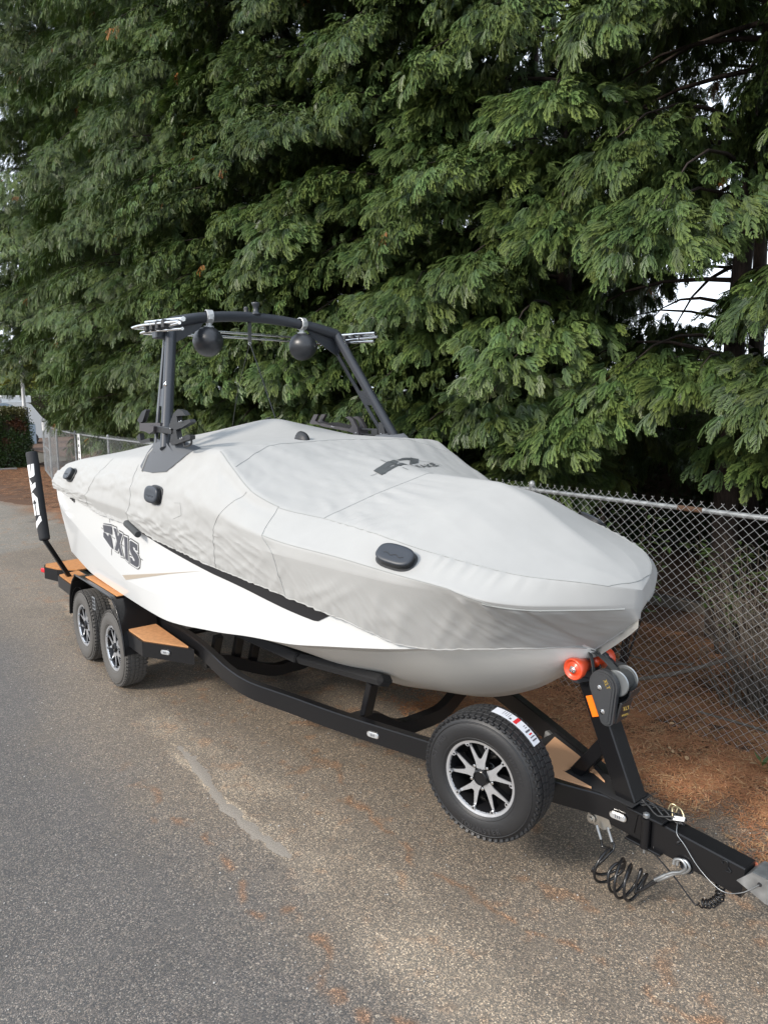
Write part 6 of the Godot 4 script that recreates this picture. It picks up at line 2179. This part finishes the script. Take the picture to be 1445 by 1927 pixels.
	# fallen limbs
	for q in [["long fallen limb sloping down behind the winch and the mesh", [Vector3(4.0, 0.55, -2.85), Vector3(3.5, 0.27, -2.55), Vector3(3.0, 0.07, -2.35)], 0.018], ["thin fallen limb lying level behind the winch, above the sloping one", [Vector3(3.55, 0.34, -2.6), Vector3(3.1, 0.20, -2.75), Vector3(2.5, 0.16, -2.85)], 0.010], ["straight grey stick lying on needles behind the mesh near the tongue", [Vector3(3.75, 0.05, -2.35), Vector3(4.3, 0.06, -2.4), Vector3(4.75, 0.06, -2.35)], 0.011]]:
		var st := sm()
		tube(st, smooth_path(q[1], 4), q[2], 7)
		var o := obj("fallen_branch", st, M.twig, self)
		tag(o, q[0], "branch")
	# timber edging and young shrubs
	var bm := sm()
	beam(bm, Vector3(0.2, 0.09, -4.85), Vector3(3.6, 0.09, -5.35), 0.14, 0.14, Vector3.UP, 0.01)
	var bo := obj("timber_edging", bm, M.timber, self)
	tag(bo, "grey timber edging lying on the ground deep behind the fence", "timber")
	broad_shrub("leafy shrub with broad glossy leaves behind the fence post by the bow", Vector3(2.75, 0, -2.75), 1.75, 130, 5)
	broad_shrub("low dark shrub with sparse broad leaves under the trees, behind the brush", Vector3(3.7, 0, -4.4), 1.1, 70, 8)
	broad_shrub("dense broadleaf shrub low between the two trunks deep behind the mesh", Vector3(3.2, 0, -3.9), 1.3, 220, 21)
	broad_shrub("broad-leaved shrub in shade behind the fence, half hidden by the bow", Vector3(1.9, 0, -3.5), 1.6, 220, 22)
	broad_shrub("small shrub of broad leaves at the foot of the trunk near the dead brush", Vector3(4.5, 0, -4.0), 1.2, 160, 23)
	for k in [[4.60, -1.92, "small green seedling at the fence foot near the frame edge"], [4.52, -1.78, "second small green seedling, just outside the fence mesh"]]:
		var sdl := thing("seedling", k[2], "plant", Vector3(k[0], 0.03, k[1]))
		var ls := sm()
		for q in 7:
			var a := q * 2.4
			var d := Vector3(cos(a), 0.9, sin(a)).normalized()
			var s2 := Vector3(-sin(a), 0, cos(a)) * 0.016
			var h := 0.02 + 0.012 * q
			quad(ls, Vector3(0, h, 0), Vector3(0, h, 0) + d * 0.045 + s2, Vector3(0, h, 0) + d * 0.095, Vector3(0, h, 0) + d * 0.045 - s2, Vector3.UP)
		obj("leaves", ls, M.shrub, sdl)

func broad_shrub(label: String, p: Vector3, h: float, leaves: int, sd: int):
	var r := RandomNumberGenerator.new()
	r.seed = sd
	var t := thing("broadleaf_shrub", label, "shrub", p)
	var st := sm()
	var tips := []
	for k in 7:
		var a := k * 2.4
		var tip := Vector3(cos(a) * 0.32 * r.randf_range(0.5, 1.3), h * r.randf_range(0.7, 1.0), sin(a) * 0.30)
		tube(st, [Vector3(cos(a), 0, sin(a)) * 0.04, tip * 0.5 + Vector3(0.03, 0, 0.02), tip], [0.013, 0.009, 0.003], 5, false)
		tips.append(tip)
	obj("stems", st, M.bark, t)
	var lf := sm()
	for i in leaves:
		var tip: Vector3 = tips[i % 7]
		var b := tip * r.randf_range(0.45, 1.0) + Vector3(r.randfn(), r.randfn() * 0.5, r.randfn()) * 0.05
		var a := r.randf() * TAU
		var d := Vector3(cos(a), r.randf_range(-0.5, 0.4), sin(a)).normalized()
		var s := d.cross(Vector3.UP).normalized() * 0.024
		var l := r.randf_range(0.08, 0.13)
		var u := Vector3(0, 0.012, 0)
		quad(lf, b, b + d * l * 0.3 + s + u, b + d * l * 0.7 + s * 0.8 + u, b + d * l, Vector3.UP)
		quad(lf, b, b + d * l * 0.3 - s + u, b + d * l * 0.7 - s * 0.8 + u, b + d * l, Vector3.UP)
	var o := obj("leaves", lf, M.shrub, t)
	o.set_meta("kind", "stuff")
